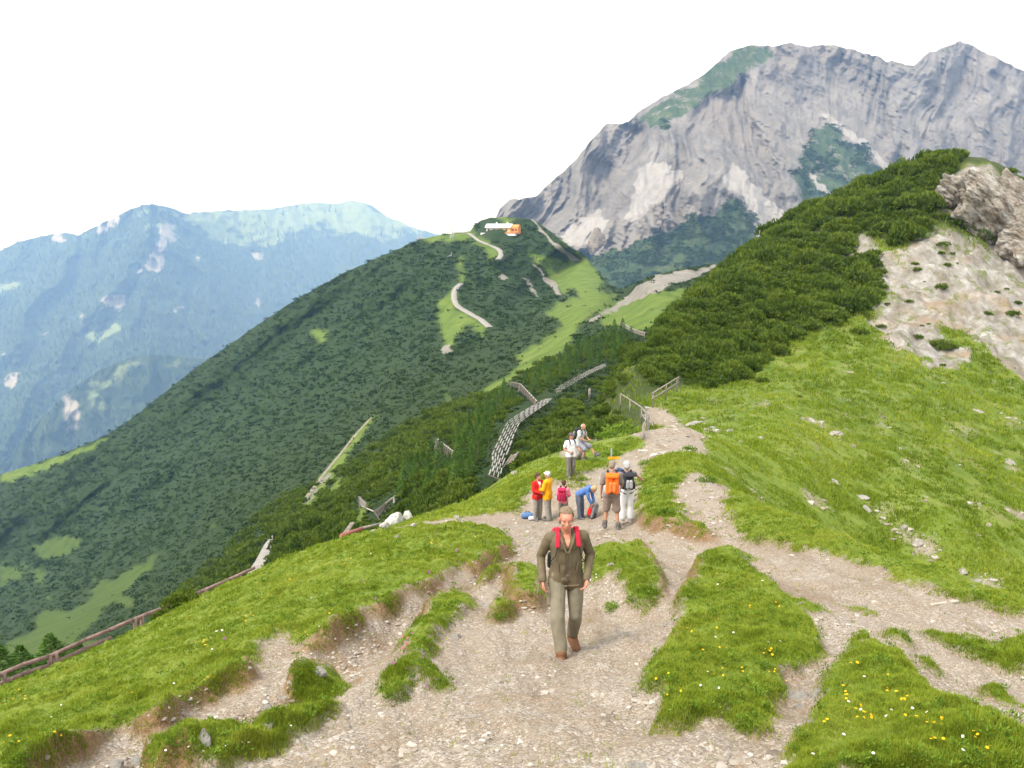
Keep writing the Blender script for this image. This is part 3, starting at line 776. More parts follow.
def bush_template(nspray, leafL, lobes=7, flat=.72, seed=0, per=4):
    r = np.random.default_rng(seed)
    c = np.stack([r.uniform(-.55, .55, lobes), r.uniform(-.55, .55, lobes), r.uniform(.0, .28, lobes)], -1); c[0] = (0, 0, .22)
    rad = r.uniform(.34, .55, lobes); rad[0] = .62
    w = rad ** 2; k = r.choice(lobes, nspray, p=w / w.sum())
    d = unit(r.normal(size=(nspray, 3))); d[:, 2] = np.abs(d[:, 2]) * 1.1 - .15; d = unit(d)
    P = c[k] + d * rad[k][:, None] * r.uniform(.72, 1.04, nspray)[:, None] * np.array([1, 1, flat])
    keep = P[:, 2] > -.12
    P = P[keep]; d = d[keep]; tn = r.normal(.5, .17, len(P)) + .12 * d[:, 2]
    P = np.repeat(P, per, 0); d = np.repeat(d, per, 0); tn = np.repeat(tn, per)
    D = d * .8 + np.array([0, 0, .75]) + r.normal(size=d.shape) * .42
    return leaves(P, D, leafL * r.uniform(.7, 1.25, len(P)), leafL * .36, tn + r.normal(0, .06, len(P)))

def merge_templates(tmpls, pos, size, rot, tone, squash=None):
    """stamp low-detail templates into one big mesh"""
    Vs = []; Fs = []; Ts = []; off = 0
    pick = rng.integers(0, len(tmpls), len(pos))
    for k, (V, F, T) in enumerate(tmpls):
        i = np.nonzero(pick == k)[0]
        if not len(i): continue
        c, s = np.cos(rot[i])[:, None], np.sin(rot[i])[:, None]
        x = (V[None, :, 0] * c - V[None, :, 1] * s); y = (V[None, :, 0] * s + V[None, :, 1] * c); z = np.broadcast_to(V[None, :, 2], x.shape)
        if squash is not None: z = z * squash[i][:, None]
        W = np.stack([x, y, z], -1) * size[i][:, None, None] + pos[i][:, None]
        Vs.append(W.reshape(-1, 3)); n = len(V)
        Fs.append((F[None] + (np.arange(len(i)) * n)[:, None, None] + off).reshape(-1, F.shape[1])); off += n * len(i)
        Ts.append((T[None] + tone[i][:, None]).reshape(-1))
    return np.concatenate(Vs), np.concatenate(Fs), np.concatenate(Ts)

# ---- individual dwarf pines: hill thicket + the slope below the saddle
BUSH_V = [bush_template(520, .20, seed=300 + k, lobes=6 + k % 4) for k in range(8)]
BUSH_ME = [mesh_np('dwarf_pine', *b[:2], LEAF_PINE, {'tone': b[2]}, smooth=False) for b in BUSH_V]
BUSH_LO = [bush_template(60, .36, seed=340 + k, lobes=6, per=3) for k in range(6)]
cand = []           # (screen size, position, radius, zone)
_cells = {}
def try_add(P, rad, zone, store, mind):
    cx, cy = int(P[0] // 2.4), int(P[1] // 2.4); m2 = mind * mind
    for a in (cx - 1, cx, cx + 1):
        for b in (cy - 1, cy, cy + 1):
            for q in _cells.get((zone, a, b), ()):
                if (q[0] - P[0]) ** 2 + (q[1] - P[1]) ** 2 < m2: return False
    _cells.setdefault((zone, cx, cy), []).append(P); store.append((P, rad)); return True
store = []
FENCE_LINE = [(490,480),(497,463),(500,448),(507,432),(514,421),(529,409),(543,401),(550,398)]
FENCE_2 = [(556,390),(565,385),(576,379),(588,371),(599,367),(606,364)]
_guard = [(q, .8, 9) for q in zip(FENCE_LINE[:-1], FENCE_LINE[1:])] + [(q, .75, 2.5) for q in zip(FENCE_2[:-1], FENCE_2[1:])]
for L_ in (((437,442),(452,453)), ((511,384),(522,388),(536,402)), ((620,324),(645,334)), ((361,501),(375,512),(394,498)), ((589,391),(590,399)), ((593,394),(588,403)), ((622,397),(642,410),(645,427)), ((653,402),(678,384)), ((646,412),(668,424))):
    _guard += [(q, .8, 2.5) for q in zip(L_[:-1], L_[1:])]
def clear_of(x, y, z, rad):
    """keep bushes from standing in front of the barriers and the path railing"""
    d = y * CP - z * SP; a = 512 + F_PX * x / d; b = 384 - F_PX * (y * SP + z * CP) / d; rp = rad * F_PX / math.hypot(x, y)
    for ((x1, y1), (x2, y2)), kf, mg in _guard:
        lim = rp * kf + (mg if (mg < 9 or b > 425) else 5)
        if a < min(x1, x2) - lim or a > max(x1, x2) + lim or b < min(y1, y2) - lim or b - rp > max(y1, y2) + lim: continue
        dx, dy = x2 - x1, y2 - y1; L2 = dx * dx + dy * dy
        for up in (0., .55, 1.0):
            by = b - up * rp; t_ = max(0., min(1., ((a - x1) * dx + (by - y1) * dy) / L2))
            if math.hypot(a - x1 - t_ * dx, by - y1 - t_ * dy) < lim: return False
    return True
# hill thicket: sample inside the traced outline, in the world
store = []
def sample_hill():
    bx0, by0 = thick_w.min(0); bx1, by1 = thick_w.max(0)
    x = rng.uniform(bx0 - 2, bx1 + 2, 60000); y = rng.uniform(by0, by1 + 3, 60000)
    ok = in_poly(x, y, thick_w) & (ground_f(scr, x, y) < .4) & (fbm2(x * .16, y * .11, 3, 409) < .50) & visible(x, y, 1.0)
    return x[ok], y[ok]
hx, hy = sample_hill()
_x = rng.uniform(-2, 14, 3000) ; _y = rng.uniform(40, 70, 3000); _k = in_poly(_x, _y, thick2_w)
hx = np.concatenate([_x[_k], hx]); hy = np.concatenate([_y[_k], hy]); hz_ = ground_z(hx, hy)
for x, y, z in zip(hx, hy, hz_):
    r_ = float(np.hypot(x, y)); rad = random.uniform(.8, 1.9) * (1.0 + .25 * (r_ > 100))
    if not clear_of(x, y, z, rad): rad *= .45
    if clear_of(x, y, z, rad) and try_add((x, y, z), rad, 0, store, rad * .72): cand.append((rad / r_, (x, y, z - .12), rad, 'hill'))
    if len(store) > 900: break
# the crest line and small outliers named one by one (picture x, y, width in px)
for px, py, wpx in [(903,231,34),(910,300,9),(941,285,15),(860,330,19),(941,342,22),(951,345,14),(943,243,12),(887,303,8),(988,312,10),(1012,312,13),(917,268,10),(826,270,14),(850,262,30),(868,258,26),(880,292,12),(838,256,16),
                    (935,214,12),(946,216,15),(958,221,18),(970,226,18),(982,231,20),(994,236,20),(1005,240,16),(1012,247,12),(1008,170,16),(1018,180,18),(1024,188,14),(800,395,8),(762,378,16)]:
    P = gpt(px, py + wpx * .25); r_ = float(np.hypot(P[0], P[1])); rad = wpx * .5 * r_ / F_PX
    cand.append((rad / r_ * 1.3, tuple(P - [0, 0, .1]), rad, 'scree'))
for _ in range(400):
    px, py = random.uniform(860, 1024), random.uniform(225, 375); P = gpt(px, py); r_ = float(np.hypot(P[0], P[1]))
    if r_ < 60 or ground_f(scree_soft, P[0], P[1]) < .6: continue
    rad = random.uniform(.22, .75) ** 1.3 + .1
    if sum(1 for c in cand if c[3] == 'scree') < 44 and fbm2(P[0] * .13, P[1] * .13, 2, 407) > .08 and try_add(tuple(P), rad, 2, [], 1.0): cand.append((rad / r_ * 1.2, tuple(P - [0, 0, .08]), rad, 'scree'))
# slope below the saddle (far sheet, nearer than ~210 m)
def over_near(px, py, m=.0):
    a, b, c = ray(px, py); th = np.arctan2(a, b); s = c / np.hypot(a, b)
    return s > np.interp(th, TH, RUNMAX[:, -1]) - m
sx = rng.uniform(170, 650, 9000); sy = rng.uniform(330, 640, 9000)
Yd = mid_depth(sx, sy)
gop = mid_open(sx, sy)
okm = (Yd < 215) & over_near(sx, sy, .012) & (gop < .5) & (_mr(sx, sy) < .5)
okm &= ~in_poly(sx, sy, [(235,600),(256,560),(266,538),(284,530),(276,560),(262,580)])
sx, sy = sx[okm], sy[okm]; SP_ = mid_pt(sx, sy); st2 = []
for p in SP_:
    r_ = float(np.hypot(p[0], p[1])); rad = random.uniform(.9, 1.6) * (1 + .4 * min(1, r_ / 200))
    for _k in range(3):
        if not clear_of(p[0], p[1], p[2], rad): rad *= .6
    if clear_of(p[0], p[1], p[2], rad) and try_add(tuple(p), rad, 1, st2, rad * .95): cand.append((rad / r_, (p[0], p[1], p[2] - .1), rad, 'slope'))
cand.sort(key=lambda c: -c[0])
LAB = {'hill': ('dark green dwarf pine bush in the dense thicket on the hill right of the trail', 'dwarf pines on the hill right of the trail'),
       'scree': ('small dwarf pine bush standing by itself on the pale scree of the hill', 'lone dwarf pines on the scree'),
       'slope': ('dark dwarf pine bush on the steep slope below the saddle, around the snow fences', 'dwarf pines on the slope below the saddle')}
n_ind = 0; rest = []
for s_, p, rad, zone in cand:
    if n_ind < 285:
        o = link('dwarf_pine', BUSH_ME[n_ind % 8], None, p, LAB[zone][0], 'shrub', LAB[zone][1])
        o.rotation_euler = (0, 0, random.uniform(0, 6.28)); k = random.uniform(.9, 1.5)
        o.scale = (rad, rad, rad * k); n_ind += 1
    else: rest.append((p, rad))
print('bushes', n_ind, len(rest))
if rest:
    pos = np.array([p for p, _ in rest]); sz = np.array([r for _, r in rest])
    V, F, T = merge_templates([bush_template(170, .27, seed=370 + k, per=4) for k in range(5)], pos, sz, rng.uniform(0, 6.28, len(pos)), rng.normal(0, .08, len(pos)))
    link('dwarf_pine_thicket', mesh_np('dwarf_pine_thicket', V, F, LEAF_PINE, {'tone': T}, smooth=False), kind='stuff', label='dense dark dwarf pine thicket filling the hill and the slope below the saddle', cat='thicket')

# ---- the dwarf pine cover of the long flank (one mass)
NS = 72000
fx = rng.uniform(-85, 790, NS); fy = rng.uniform(215, 700, NS)
tpx = np.interp(fx, np.arange(-90, 801, 2.0), mid_tp)
ok = (fy > tpx - .3) & over_near(fx, fy, .01)
fx, fy = fx[ok], fy[ok]; Yd = mid_depth(fx, fy); op = mid_open(fx, fy)
rocky = _mr(fx, fy)
rdm = np.minimum(seg_dist(fx, fy, ROAD_UP) - 2.2, seg_dist(fx, fy, ROAD_LO) - 3.4)
hutm = ((np.abs(fx - 501) < 21) & (fy > 217) & (fy < 242))
keep = (op < .5) & (rocky < .5) & (rdm > 0) & ~hutm & ((Yd > 150) | (seg_dist(fx, fy, FENCE_LINE) > 6)) & (rng.random(len(fx)) < np.where(Yd > 300, .8, .9))
stray = (op >= .5) & (rng.random(len(fx)) < .018) & (rdm > 1) & ~hutm & (Yd > 120) & (seg_dist(fx, fy, [(296,510),(324,470),(375,414)]) > 8)
stray |= (rocky > .5) & (rng.random(len(fx)) < .10) & (fbm2(fx / 12, fy / 8, 3, 405) > 0)
keep |= stray
fx, fy, Yd = fx[keep], fy[keep], Yd[keep]
pos = mid_pt(fx, fy)
sz = np.clip(3.3 * Yd / F_PX, .3, 2.3) * np.clip(rng.gamma(6, .16, len(fx)), .5, 2.0)
pos[:, 2] -= sz * .16
big = fbm2(fx / 34 + fy / 80, fy / 26 - fx / 90, 3, 401)
V, F, T = merge_templates([bush_template(15, .52, seed=380 + k, lobes=4, per=2) for k in range(8)], pos, sz, rng.uniform(0, 6.28, len(pos)), rng.normal(0, .08, len(pos)) + .50 * big, np.full(len(pos), .68))
link('dwarf_pine_forest', mesh_np('dwarf_pine_forest', V, F, LEAF_FLANK, {'tone': T}, smooth=False), kind='stuff', label='dark dwarf pine cover over the long mountain flank below the hut', cat='forest')
print('flank clumps', len(fx), round(time.time() - T0, 1))

# ---- forest of the far range and the foothill
def cones(name, xs, top, grassf, rockf, depthf, n, hpx, ymax, label):
    cx = rng.uniform(-80, xs, n); cy = rng.uniform(200, ymax, n)
    tp = np.interp(cx, [p[0] for p in top], [p[1] for p in top])
    ok = (cy > tp + 1.5) & (rockf(cx, cy) < .5) & ((grassf(cx, cy) < .5) | (rng.random(n) < .05))
    hill_top = np.interp(cx, [p[0] for p in MID_TOP], [p[1] for p in MID_TOP]); ok &= cy < hill_top + 6
    ok &= fbm2(cx / 25, cy / 20, 3, 411) < .55 + .2 * rng.random(n)
    cx, cy = cx[ok], cy[ok]; Y = depthf(cx, cy); P = at(cx, cy, Y)
    h = hpx * Y / F_PX * rng.uniform(.6, 1.3, len(cx)); r_ = h * .24
    a = rng.uniform(0, 6.28, len(cx))[:, None] + np.arange(4)[None] * PI / 2
    ring = P[:, None] + np.stack([np.cos(a) * r_[:, None], np.sin(a) * r_[:, None], np.zeros_like(a) - h[:, None] * .08], -1)
    tip = P + np.stack([0 * h, 0 * h, h], -1)
    V = np.concatenate([ring, tip[:, None]], 1).reshape(-1, 3)
    b = np.arange(len(cx))[:, None, None] * 5; F = (b + np.array([[0, 1, 4], [1, 2, 4], [2, 3, 4], [3, 0, 4]])[None]).reshape(-1, 3)
    link(name, mesh_np(name, V, F, LEAF_FAR, {'tone': np.repeat(rng.normal(.45, .2, len(cx)), 5)}, smooth=False), kind='stuff', label=label, cat='forest')
cones('spruce_forest', 440, LM_TOP, lambda a, b: np.maximum(_lg(a, b), (b < 232 + .0 * a) * 1.0 * (a > 160)), _lr, lm_depth, 15000, 4.2, 470, 'hazy blue spruce forest covering the far mountain range')
cones('spruce_forest', 330, WH_TOP, _wg, _wr, wh_depth, 5200, 5.0, 480, 'spruce forest on the low wooded hill in the valley')

# ---- bushes on the green foot of the rock mountain
bx = rng.uniform(560, 890, 26000); by = rng.uniform(120, 300, 26000)
bn = fbm2(bx / 22, by / 12, 4, 461)
kb = (_veg(bx, by) > .5) & (bn + .25 * (by > 200) > .02) & (by > 118)
bx, by = bx[kb], by[kb]; ii = np.clip(np.rint((bx - 440) / 1.25).astype(int), 0, RP.shape[0] - 1)
jj = np.clip(np.rint((345 - by) / (345 - rm_tp[ii]) * 399).astype(int), 0, 399); pb = RP[ii, jj]; Yb = pb[:, 1]
V, F, T = merge_templates([bush_template(12, .55, seed=390 + k, lobes=4, per=2) for k in range(6)], pb, 2.2 * Yb / F_PX * rng.uniform(.6, 1.3, len(bx)), rng.uniform(0, 6.28, len(bx)), rng.normal(0, .12, len(bx)))
link('dwarf_pine_forest', mesh_np('dwarf_pine_forest', V, F, LEAF_FLANK, {'tone': T}, smooth=False), kind='stuff', label='dwarf pine scrub on the green foot of the grey rock mountain', cat='forest')

# ---- young conifers one can tell apart
def conifer_template(seed, n=1100):
    r = np.random.default_rng(seed)
    t = r.uniform(.06, 1, n) ** .9; tier = np.round(t * 11) / 11 + r.normal(0, .012, n)
    R = (1 - tier) * .27 * (1 + .25 * np.sin(tier * 70)) + .012; a = r.uniform(0, 6.28, n); q = np.sqrt(r.uniform(.08, 1, n))
    P = np.stack([np.cos(a) * R * q, np.sin(a) * R * q, tier - .04 * q], -1)
    D = np.stack([np.cos(a), np.sin(a), np.full(n, .25)], -1) + r.normal(size=(n, 3)) * .45
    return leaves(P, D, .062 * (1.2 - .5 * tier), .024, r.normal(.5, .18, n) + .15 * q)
CON_ME = []
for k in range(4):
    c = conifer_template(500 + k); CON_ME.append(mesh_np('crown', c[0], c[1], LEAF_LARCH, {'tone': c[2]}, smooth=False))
bm = bmesh.new(); bm_tube(bm, (0, 0, -.05), (0, 0, .85), .02, .004, 7); TRUNK_ME = bm_mesh('trunk', bm, BARK, True)
def conifer(P, h, label, group=None, k=None):
    k = random.randrange(4) if k is None else k
    o = link('young_conifer', None, None, P, label, 'conifer', group); o.empty_display_size = .2
    o.rotation_euler.z = random.uniform(0, 6.28); o.scale = (h * random.uniform(.9, 1.25),) * 2 + (h,)
    link('trunk', TRUNK_ME, o); link('crown', CON_ME[k], o); return o
tx = rng.uniform(395, 640, 2600); ty = rng.uniform(325, 500, 2600); Yd = mid_depth(tx, ty)
zone = in_poly(tx, ty, [(395,500),(400,485),(440,462),(470,430),(500,395),(540,375),(575,350),(620,330),(640,345),(610,372),(560,395),(520,425),(500,450),(490,480),(440,492)]) | in_poly(tx, ty, [(415,488),(430,470),(470,455),(482,478),(440,494)])
okc = zone & over_near(tx, ty, .01) & (seg_dist(tx, ty - 8, FENCE_LINE) > 16) & (seg_dist(tx, ty - 5, FENCE_2) > 8) & (seg_dist(tx, ty - 8, [(511,384),(536,402)]) > 9) & (seg_dist(tx, ty - 8, [(437,442),(452,453)]) > 13) & (mid_open(tx, ty) < .6)
cs = []
for px, py, Y in zip(tx[okc], ty[okc], Yd[okc]):
    if all((px - a) ** 2 + ((py - b) * 1.5) ** 2 > (560 / Y + 4.0) ** 2 for a, b in cs):
        cs.append((px, py)); P = mid_pt(px, py)
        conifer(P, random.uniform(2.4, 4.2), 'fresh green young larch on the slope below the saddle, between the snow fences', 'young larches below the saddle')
    if len(cs) > 95: break
for (px, py, Y, h, lab) in [(22, 672, 24, 1.5, 'young spruce behind the wooden rail, leftmost of the row at the meadow edge'), (52, 664, 26, 1.7, 'young spruce behind the wooden rail, second from the left edge of the photo'),
                            (78, 655, 27, 1.2, 'small young spruce behind the wooden rail, third from the left edge of the photo'), (-8, 676, 22, 1.9, 'young spruce behind the rail, cut by the left edge of the photo')]:
    c_ = conifer(at(px, py, Y) - [0, 0, .7], h, lab); c_.scale = (h * 1.9, h * 1.9, h)
print('conifers', len(cs))

# leafy shrubs standing alone
def shrub(px, py, wpx, name, lab, cat, me, zs=1.0, group=None, sink=.1):
    P = gpt(px, py); r_ = float(np.linalg.norm(P)); rad = wpx * .5 * r_ / F_PX
    o = link(name, me, None, P - [0, 0, sink * rad], lab, cat, group); o.scale = (rad, rad, rad * zs); o.rotation_euler.z = random.uniform(0, 6.28); return o
HERB_ME = []
for k in range(5):
    b = bush_template(260, .17, seed=520 + k, per=3); HERB_ME.append(mesh_np('leafy_shrub', b[0], b[1], LEAF_HERB, {'tone': b[2]}, smooth=False))
shrub(182, 606, 34, 'juniper_bush', 'round green bush growing through the wooden rail on the meadow edge', 'shrub', BUSH_ME[2], 1.1)
shrub(163, 612, 20, 'juniper_bush', 'small bush left of the round one at the wooden rail', 'shrub', BUSH_ME[4], .9)
for i, (px, py, w_, lab) in enumerate([(652,494,22,'rounded green shrub right of the couple with backpacks'),(672,482,26,'dark rounded shrub on the bank between the two trails'),(644,464,18,'rounded green shrub left of the trail near the crest'),
        (612,455,26,'low yellow green shrub above the trail signpost'),(597,462,16,'small dark shrub beside the seated hiker foot'),(664,512,30,'shrub above the eroded brown bank'),(706,482,26,'pale green shrub where the two trails part'),
        (746,724,34,'dark leafy plant at the foot of the long flowery mound'),(650,592,22,'leafy plant on the right side of the grassy clump behind the hiker'),(500,616,18,'bright leafy plant beside the flat rock left of the hiker'),
        (614,608,26,'leafy plant on the front edge of the grassy clump'),(690,450,20,'yellow green shrub right of the trail at the crest'),(622,446,20,'yellow green shrub left of the trail crest'),(584,480,15,'small green shrub behind the white shirted hiker')]):
    shrub(px, py, w_, 'leafy_shrub', lab, 'shrub', HERB_ME[i % 5], .75)
for px, py, Y, w_, lab in [(625,425,56,48,'bright green broad shrub beside the path railing'),(610,432,52,34,'lower bright green shrub in front of the path railing'),(640,412,66,22,'small bright shrub behind the path railing')]:
    P = at(px, py, Y); rad = w_ * .5 * Y / F_PX
    o = link('leafy_shrub', HERB_ME[1], None, P - [0, 0, rad * .5], lab, 'shrub'); o.scale = (rad, rad, rad * .8)

# ---- grass (one mass)
def grass_patch(n_tuft, rmin, rmax, per, hfun, wfun, weightf, tonef, dry=0.):
    a = SLF[:, 1:] - RUNMAX[:, :-1]
    wgt = np.clip(a, 0, None) + .00012
    wgt *= (SLF[:, 1:] + .05 / RR[None, 1:] >= RUNMAX[:, 1:] - .002)
    R_ = np.broadcast_to(RR[None, 1:], wgt.shape)
    wgt = wgt * (R_ > rmin) * (R_ < rmax) * weightf[:, 1:]
    wgt *= (np.abs(TH) < .565)[:, None]
    p = wgt.ravel() / wgt.sum(); k = np.searchsorted(np.cumsum(p), rng.random(n_tuft))
    k = np.minimum(k, p.size - 1); i, j = np.unravel_index(k, wgt.shape)
    th = TH[i] + rng.uniform(-.5, .5, n_tuft) * (TH[1] - TH[0]); lr = LR[j + 1] + rng.uniform(-.5, .5, n_tuft) * (LR[1] - LR[0])
    r = np.exp(lr); x, y = r * np.sin(th), r * np.cos(th)
    tone = tonef(x, y) + rng.normal(0, .14, n_tuft)
    hs = hfun(r, x, y); spread = hs * .55
    X = np.repeat(x, per) + rng.normal(size=n_tuft * per) * np.repeat(spread, per)
    Yy = np.repeat(y, per) + rng.normal(size=n_tuft * per) * np.repeat(spread, per)
    Z = ground_z(X, Yy) - .012
    h = np.repeat(hs, per) * rng.uniform(.55, 1.25, len(X)); w_ = np.repeat(wfun(r), per) * rng.uniform(.7, 1.3, len(X))
    az = rng.uniform(0, 6.28, len(X)); lean = rng.uniform(.1, .75, len(X))
    B = np.stack([X, Yy, Z], -1)
    side = np.stack([np.cos(az + PI / 2 + rng.normal(0, .5, len(X))), np.sin(az + PI / 2), 0 * az], -1) * (w_ / 2)[:, None]
    tipd = np.stack([np.cos(az) * lean, np.sin(az) * lean, np.ones_like(az)], -1); tipd = unit(tipd) * h[:, None]
    V = np.stack([B - side, B + side, B + tipd + side * .15, B + tipd - side * .15], 1).reshape(-1, 3)
    return V, np.repeat(np.repeat(tone, per), 4)
def g_tone(x, y):
    return .46 + .26 * fbm2(x * .35, y * .35, 4, 431) + .16 * fbm2(x * 1.9, y * 1.9, 3, 433)
def g_h(r, x, y):
    return np.maximum(.038, .0027 * r) * (1 + .65 * np.clip(fbm2(x * 1.3, y * 1.3, 3, 437), -.6, 1))
gw = sstep(.32, .92, gsn) ** 1.3
V1, T1 = grass_patch(42000, 3.0, 36, 10, g_h, lambda r: np.maximum(.0045, .0010 * r), gw, g_tone)
# sparse blades creeping over the edges and through the stony ground
edge = np.clip(sstep(.08, .5, gs) * (1 - sstep(.6, .95, gs)), 0, 1) + .012 * NEARW
V2, T2 = grass_patch(8500, 3.0, 36, 9, lambda r, x, y: g_h(r, x, y) * 1.15, lambda r: np.maximum(.0045, .0010 * r), edge * (.22 + (fbm2(GX * 1.4, GY * 1.4, 3, 441) > 0)), lambda x, y: g_tone(x, y) + .05)
farw = gw * (1 - scree_soft) * (1 - .8 * thk) * np.clip(fbm2(GX * .5, GY * .5, 4, 443) + .65, .05, 1)
V3, T3 = grass_patch(17000, 34, 135, 6, lambda r, x, y: .0030 * r * (1 + .5 * fbm2(x * .4, y * .4, 3, 445)), lambda r: .0011 * r, farw, lambda x, y: .34 + .36 * fbm2(x * .14, y * .14, 5, 447) - .16 * sstep(24, 40, x) * sstep(75, 45, y))
V = np.concatenate([V1, V2, V3]); T = np.concatenate([T1, T2, T3])
link('grass', mesh_np('grass', V, np.arange(len(V)).reshape(-1, 4), GRASS, {'tone': T}, smooth=False), kind='stuff', label='short alpine grass covering the meadow and slopes', cat='grass')
print('grass blades', len(V) // 4, round(time.time() - T0, 1))

# ---- leafy meadow plants among the grass (one mass)
def scatter_near(n, wf):
    a = np.clip(SLF[:, 1:] - RUNMAX[:, :-1], 0, None) + 1e-5; R_ = np.broadcast_to(RR[None, 1:], a.shape)
    c = np.cumsum((a * (R_ > 3.5) * (R_ < 34) * wf[:, 1:] * (np.abs(TH) < .56)[:, None]).ravel()); k = np.minimum(np.searchsorted(c, rng.random(n) * c[-1]), c.size - 1); i, j = np.unravel_index(k, a.shape)
    th = TH[i]; r = np.exp(LR[j + 1] + rng.uniform(-.5, .5, n) * (LR[1] - LR[0])); x, y = r * np.sin(th), r * np.cos(th)
    return np.stack([x, y, ground_z(x, y)], -1), r
hw = gw * np.clip(fbm2(GX * .9, GY * .9, 4, 471) + .15, .02, 1) + .5 * np.clip(sstep(.2, .6, gs) * (1 - sstep(.7, .98, gs)), 0, 1)
hp_, hr_ = scatter_near(2300, hw)
hs_ = np.clip(rng.gamma(3, .012, len(hp_)), .015, .07) * (.55 + hr_ / 14); hp_[:, 2] += hs_ * .25
V, F, T = merge_templates([bush_template(13, .42, seed=480 + k, lobes=4, per=2) for k in range(8)], hp_, hs_, rng.uniform(0, 6.28, len(hp_)), rng.normal(.0, .2, len(hp_)))
link('meadow_herbs', mesh_np('meadow_herbs', V, F, LEAF_HERB, {'tone': T}, smooth=False), kind='stuff', label='broad leaved meadow plants scattered through the grass', cat='plants')

# ---- wildflowers, each one an object
def flower_mesh(name, petal, centre, n=9, r=1.0):
    bm = bmesh.new()
    bm_tube(bm, (0, 0, -2.2), (0, 0, 0), .07, .06, 4)
    for f in bm.faces: f.material_index = 2
    for ring, (ra, zz) in enumerate(((1.0, .05), (.66, .3))):
        for k in range(n):
            a = 2 * PI * (k + .5 * ring) / n; wv = .32
            v = [bm.verts.new((math.cos(a + s) * q * r, math.sin(a + s) * q * r, z)) for s, q, z in ((0, .1, .05), (-wv, ra * .7, zz * .6 + .05), (0, ra, zz * .4), (wv, ra * .7, zz * .6 + .05))]
            f = bm.faces.new(v); f.material_index = 0
    q = bmesh.ops.create_icosphere(bm, subdivisions=1, radius=.28 * r)
    for vv in q['verts']: vv.co.z = vv.co.z * .6 + .15
    for f in {f for vv in q['verts'] for f in vv.link_faces}: f.material_index = 1
    return bm_mesh(name, bm, [petal, centre, mat_stem])
mat_stem = mat_simple('flower_stem', (.06, .12, .02)); ye = mat_simple('yellow_petal', (.78, .50, .01), .6); yc = mat_simple('flower_centre', (.62, .33, .01)); wh_m = mat_simple('white_petal', (.82, .82, .80), .6); pu = mat_simple('purple_petal', (.30, .10, .26), .6); rd_m = mat_simple('pink_petal', (.52, .10, .20), .6)
FM = {'yellow': flower_mesh('wildflower', ye, yc), 'white': flower_mesh('wildflower', wh_m, yc), 'purple': flower_mesh('wildflower', pu, pu), 'pink': flower_mesh('wildflower', rd_m, rd_m)}
def flowers(n, poly, col, where, wpx=(1.5, 2.8), cluster=None):
    poly = np.array(poly, float); k = 0; c0 = None
    while k < n:
        if cluster and k % cluster: px, py = c0[0] + random.gauss(0, 7), c0[1] + random.gauss(0, 3.5)
        else:
            px, py = random.uniform(poly[:, 0].min(), poly[:, 0].max()), random.uniform(poly[:, 1].min(), poly[:, 1].max()); c0 = (px, py)
        if not in_poly(np.array([px]), np.array([py]), poly)[0]:
            if cluster and k % cluster: k += 1
            continue
        P = gpt(px, py); r_ = float(np.linalg.norm(P)); s = random.uniform(*wpx) * .5 * r_ / F_PX; s = max(s, .010)
        o = link('wildflower', FM[col], None, P + [0, 0, max(.05, .0045 * r_)], f'small {col} wildflower in the grass {where}', 'flower', f'{col} wildflowers {where}')
        o.scale = (s, s, s); o.rotation_euler = (random.uniform(-.9, .2), random.uniform(-.4, .4), random.uniform(0, 6)); k += 1
L1 = [(0,760),(0,700),(130,640),(270,590),(400,545),(480,535),(505,545),(440,575),(330,632),(250,662),(150,725),(50,750)]
flowers(46, L1, 'yellow', 'of the long left meadow', cluster=4)
flowers(14, L1, 'white', 'of the long left meadow')
flowers(6, L1, 'purple', 'of the long left meadow', (2.5, 4))
M4 = [(720,570),(705,600),(680,620),(668,655),(650,690),(700,725),(770,700),(815,668),(795,626),(760,580)]
flowers(42, M4, 'yellow', 'on the long mound between the trails', cluster=3)
flowers(9, M4, 'white', 'on the long mound between the trails')
M5 = [(800,765),(825,715),(845,665),(890,665),(930,705),(1000,760)]
flowers(48, M5, 'yellow', 'on the mound in the bottom right corner', (1.8, 3.4), 3)
flowers(12, M5, 'white', 'on the mound in the bottom right corner', (1.8, 3.4))
flowers(12, [(385,660),(420,630),(440,660),(450,690),(400,700)], 'purple', 'of the stony patch left of the trail', (1.8, 3))
flowers(5, [(385,640),(425,640),(420,660),(390,655)], 'pink', 'of the stony patch left of the trail', (2, 3.4))
flowers(8, [(150,755),(330,710),(335,722),(200,768)], 'white', 'along the eroded trough', (1.6, 2.6))
flowers(8, [(590,580),(605,560),(650,590),(640,612),(600,604)], 'white', 'on the grassy clump behind the hiker', (1.3, 2.2))
# ------------------------------------------------------------------ stones
def rock_bm(seed, sub=3, flat=.6, ang=.5):
    r = np.random.default_rng(seed)
    bm = bmesh.new(); bmesh.ops.create_icosphere(bm, subdivisions=sub, radius=1)
    P = np.array([v.co for v in bm.verts])
    # cut by random planes: angular faces
    for k in range(9):
        n = unit(r.normal(size=3)); d = r.uniform(.45, .85)
        s = P @ n; over = np.maximum(s - d, 0); P = P - over[:, None] * n * ang * 1.7
    P *= (1 + .16 * vnoise3(P * 2.3 + seed, seed) + .07 * vnoise3(P * 6 + seed, seed + 1) + .03 * vnoise3(P * 14, seed + 2))[:, None]
    P[:, 2] *= flat
    for v, p in zip(bm.verts, P): v.co = p
    return bm
def mat_stone(name, a, b, c):
    t = NT(name); v = t.ocoord()
    col = t.ramp(t.noise(v, 2.2, 8, .7), [(.3, a), (.52, b), (.72, c)])
    return t.done(col, .9, t.bump(t.noise(v, 5, 8, .75), .6, .15))
STONE = mat_stone('limestone', (.18, .16, .135), (.30, .28, .25), (.45, .43, .40))
STONE_D = mat_stone('brown_stone', (.13, .10, .075), (.22, .185, .15), (.32, .29, .25))
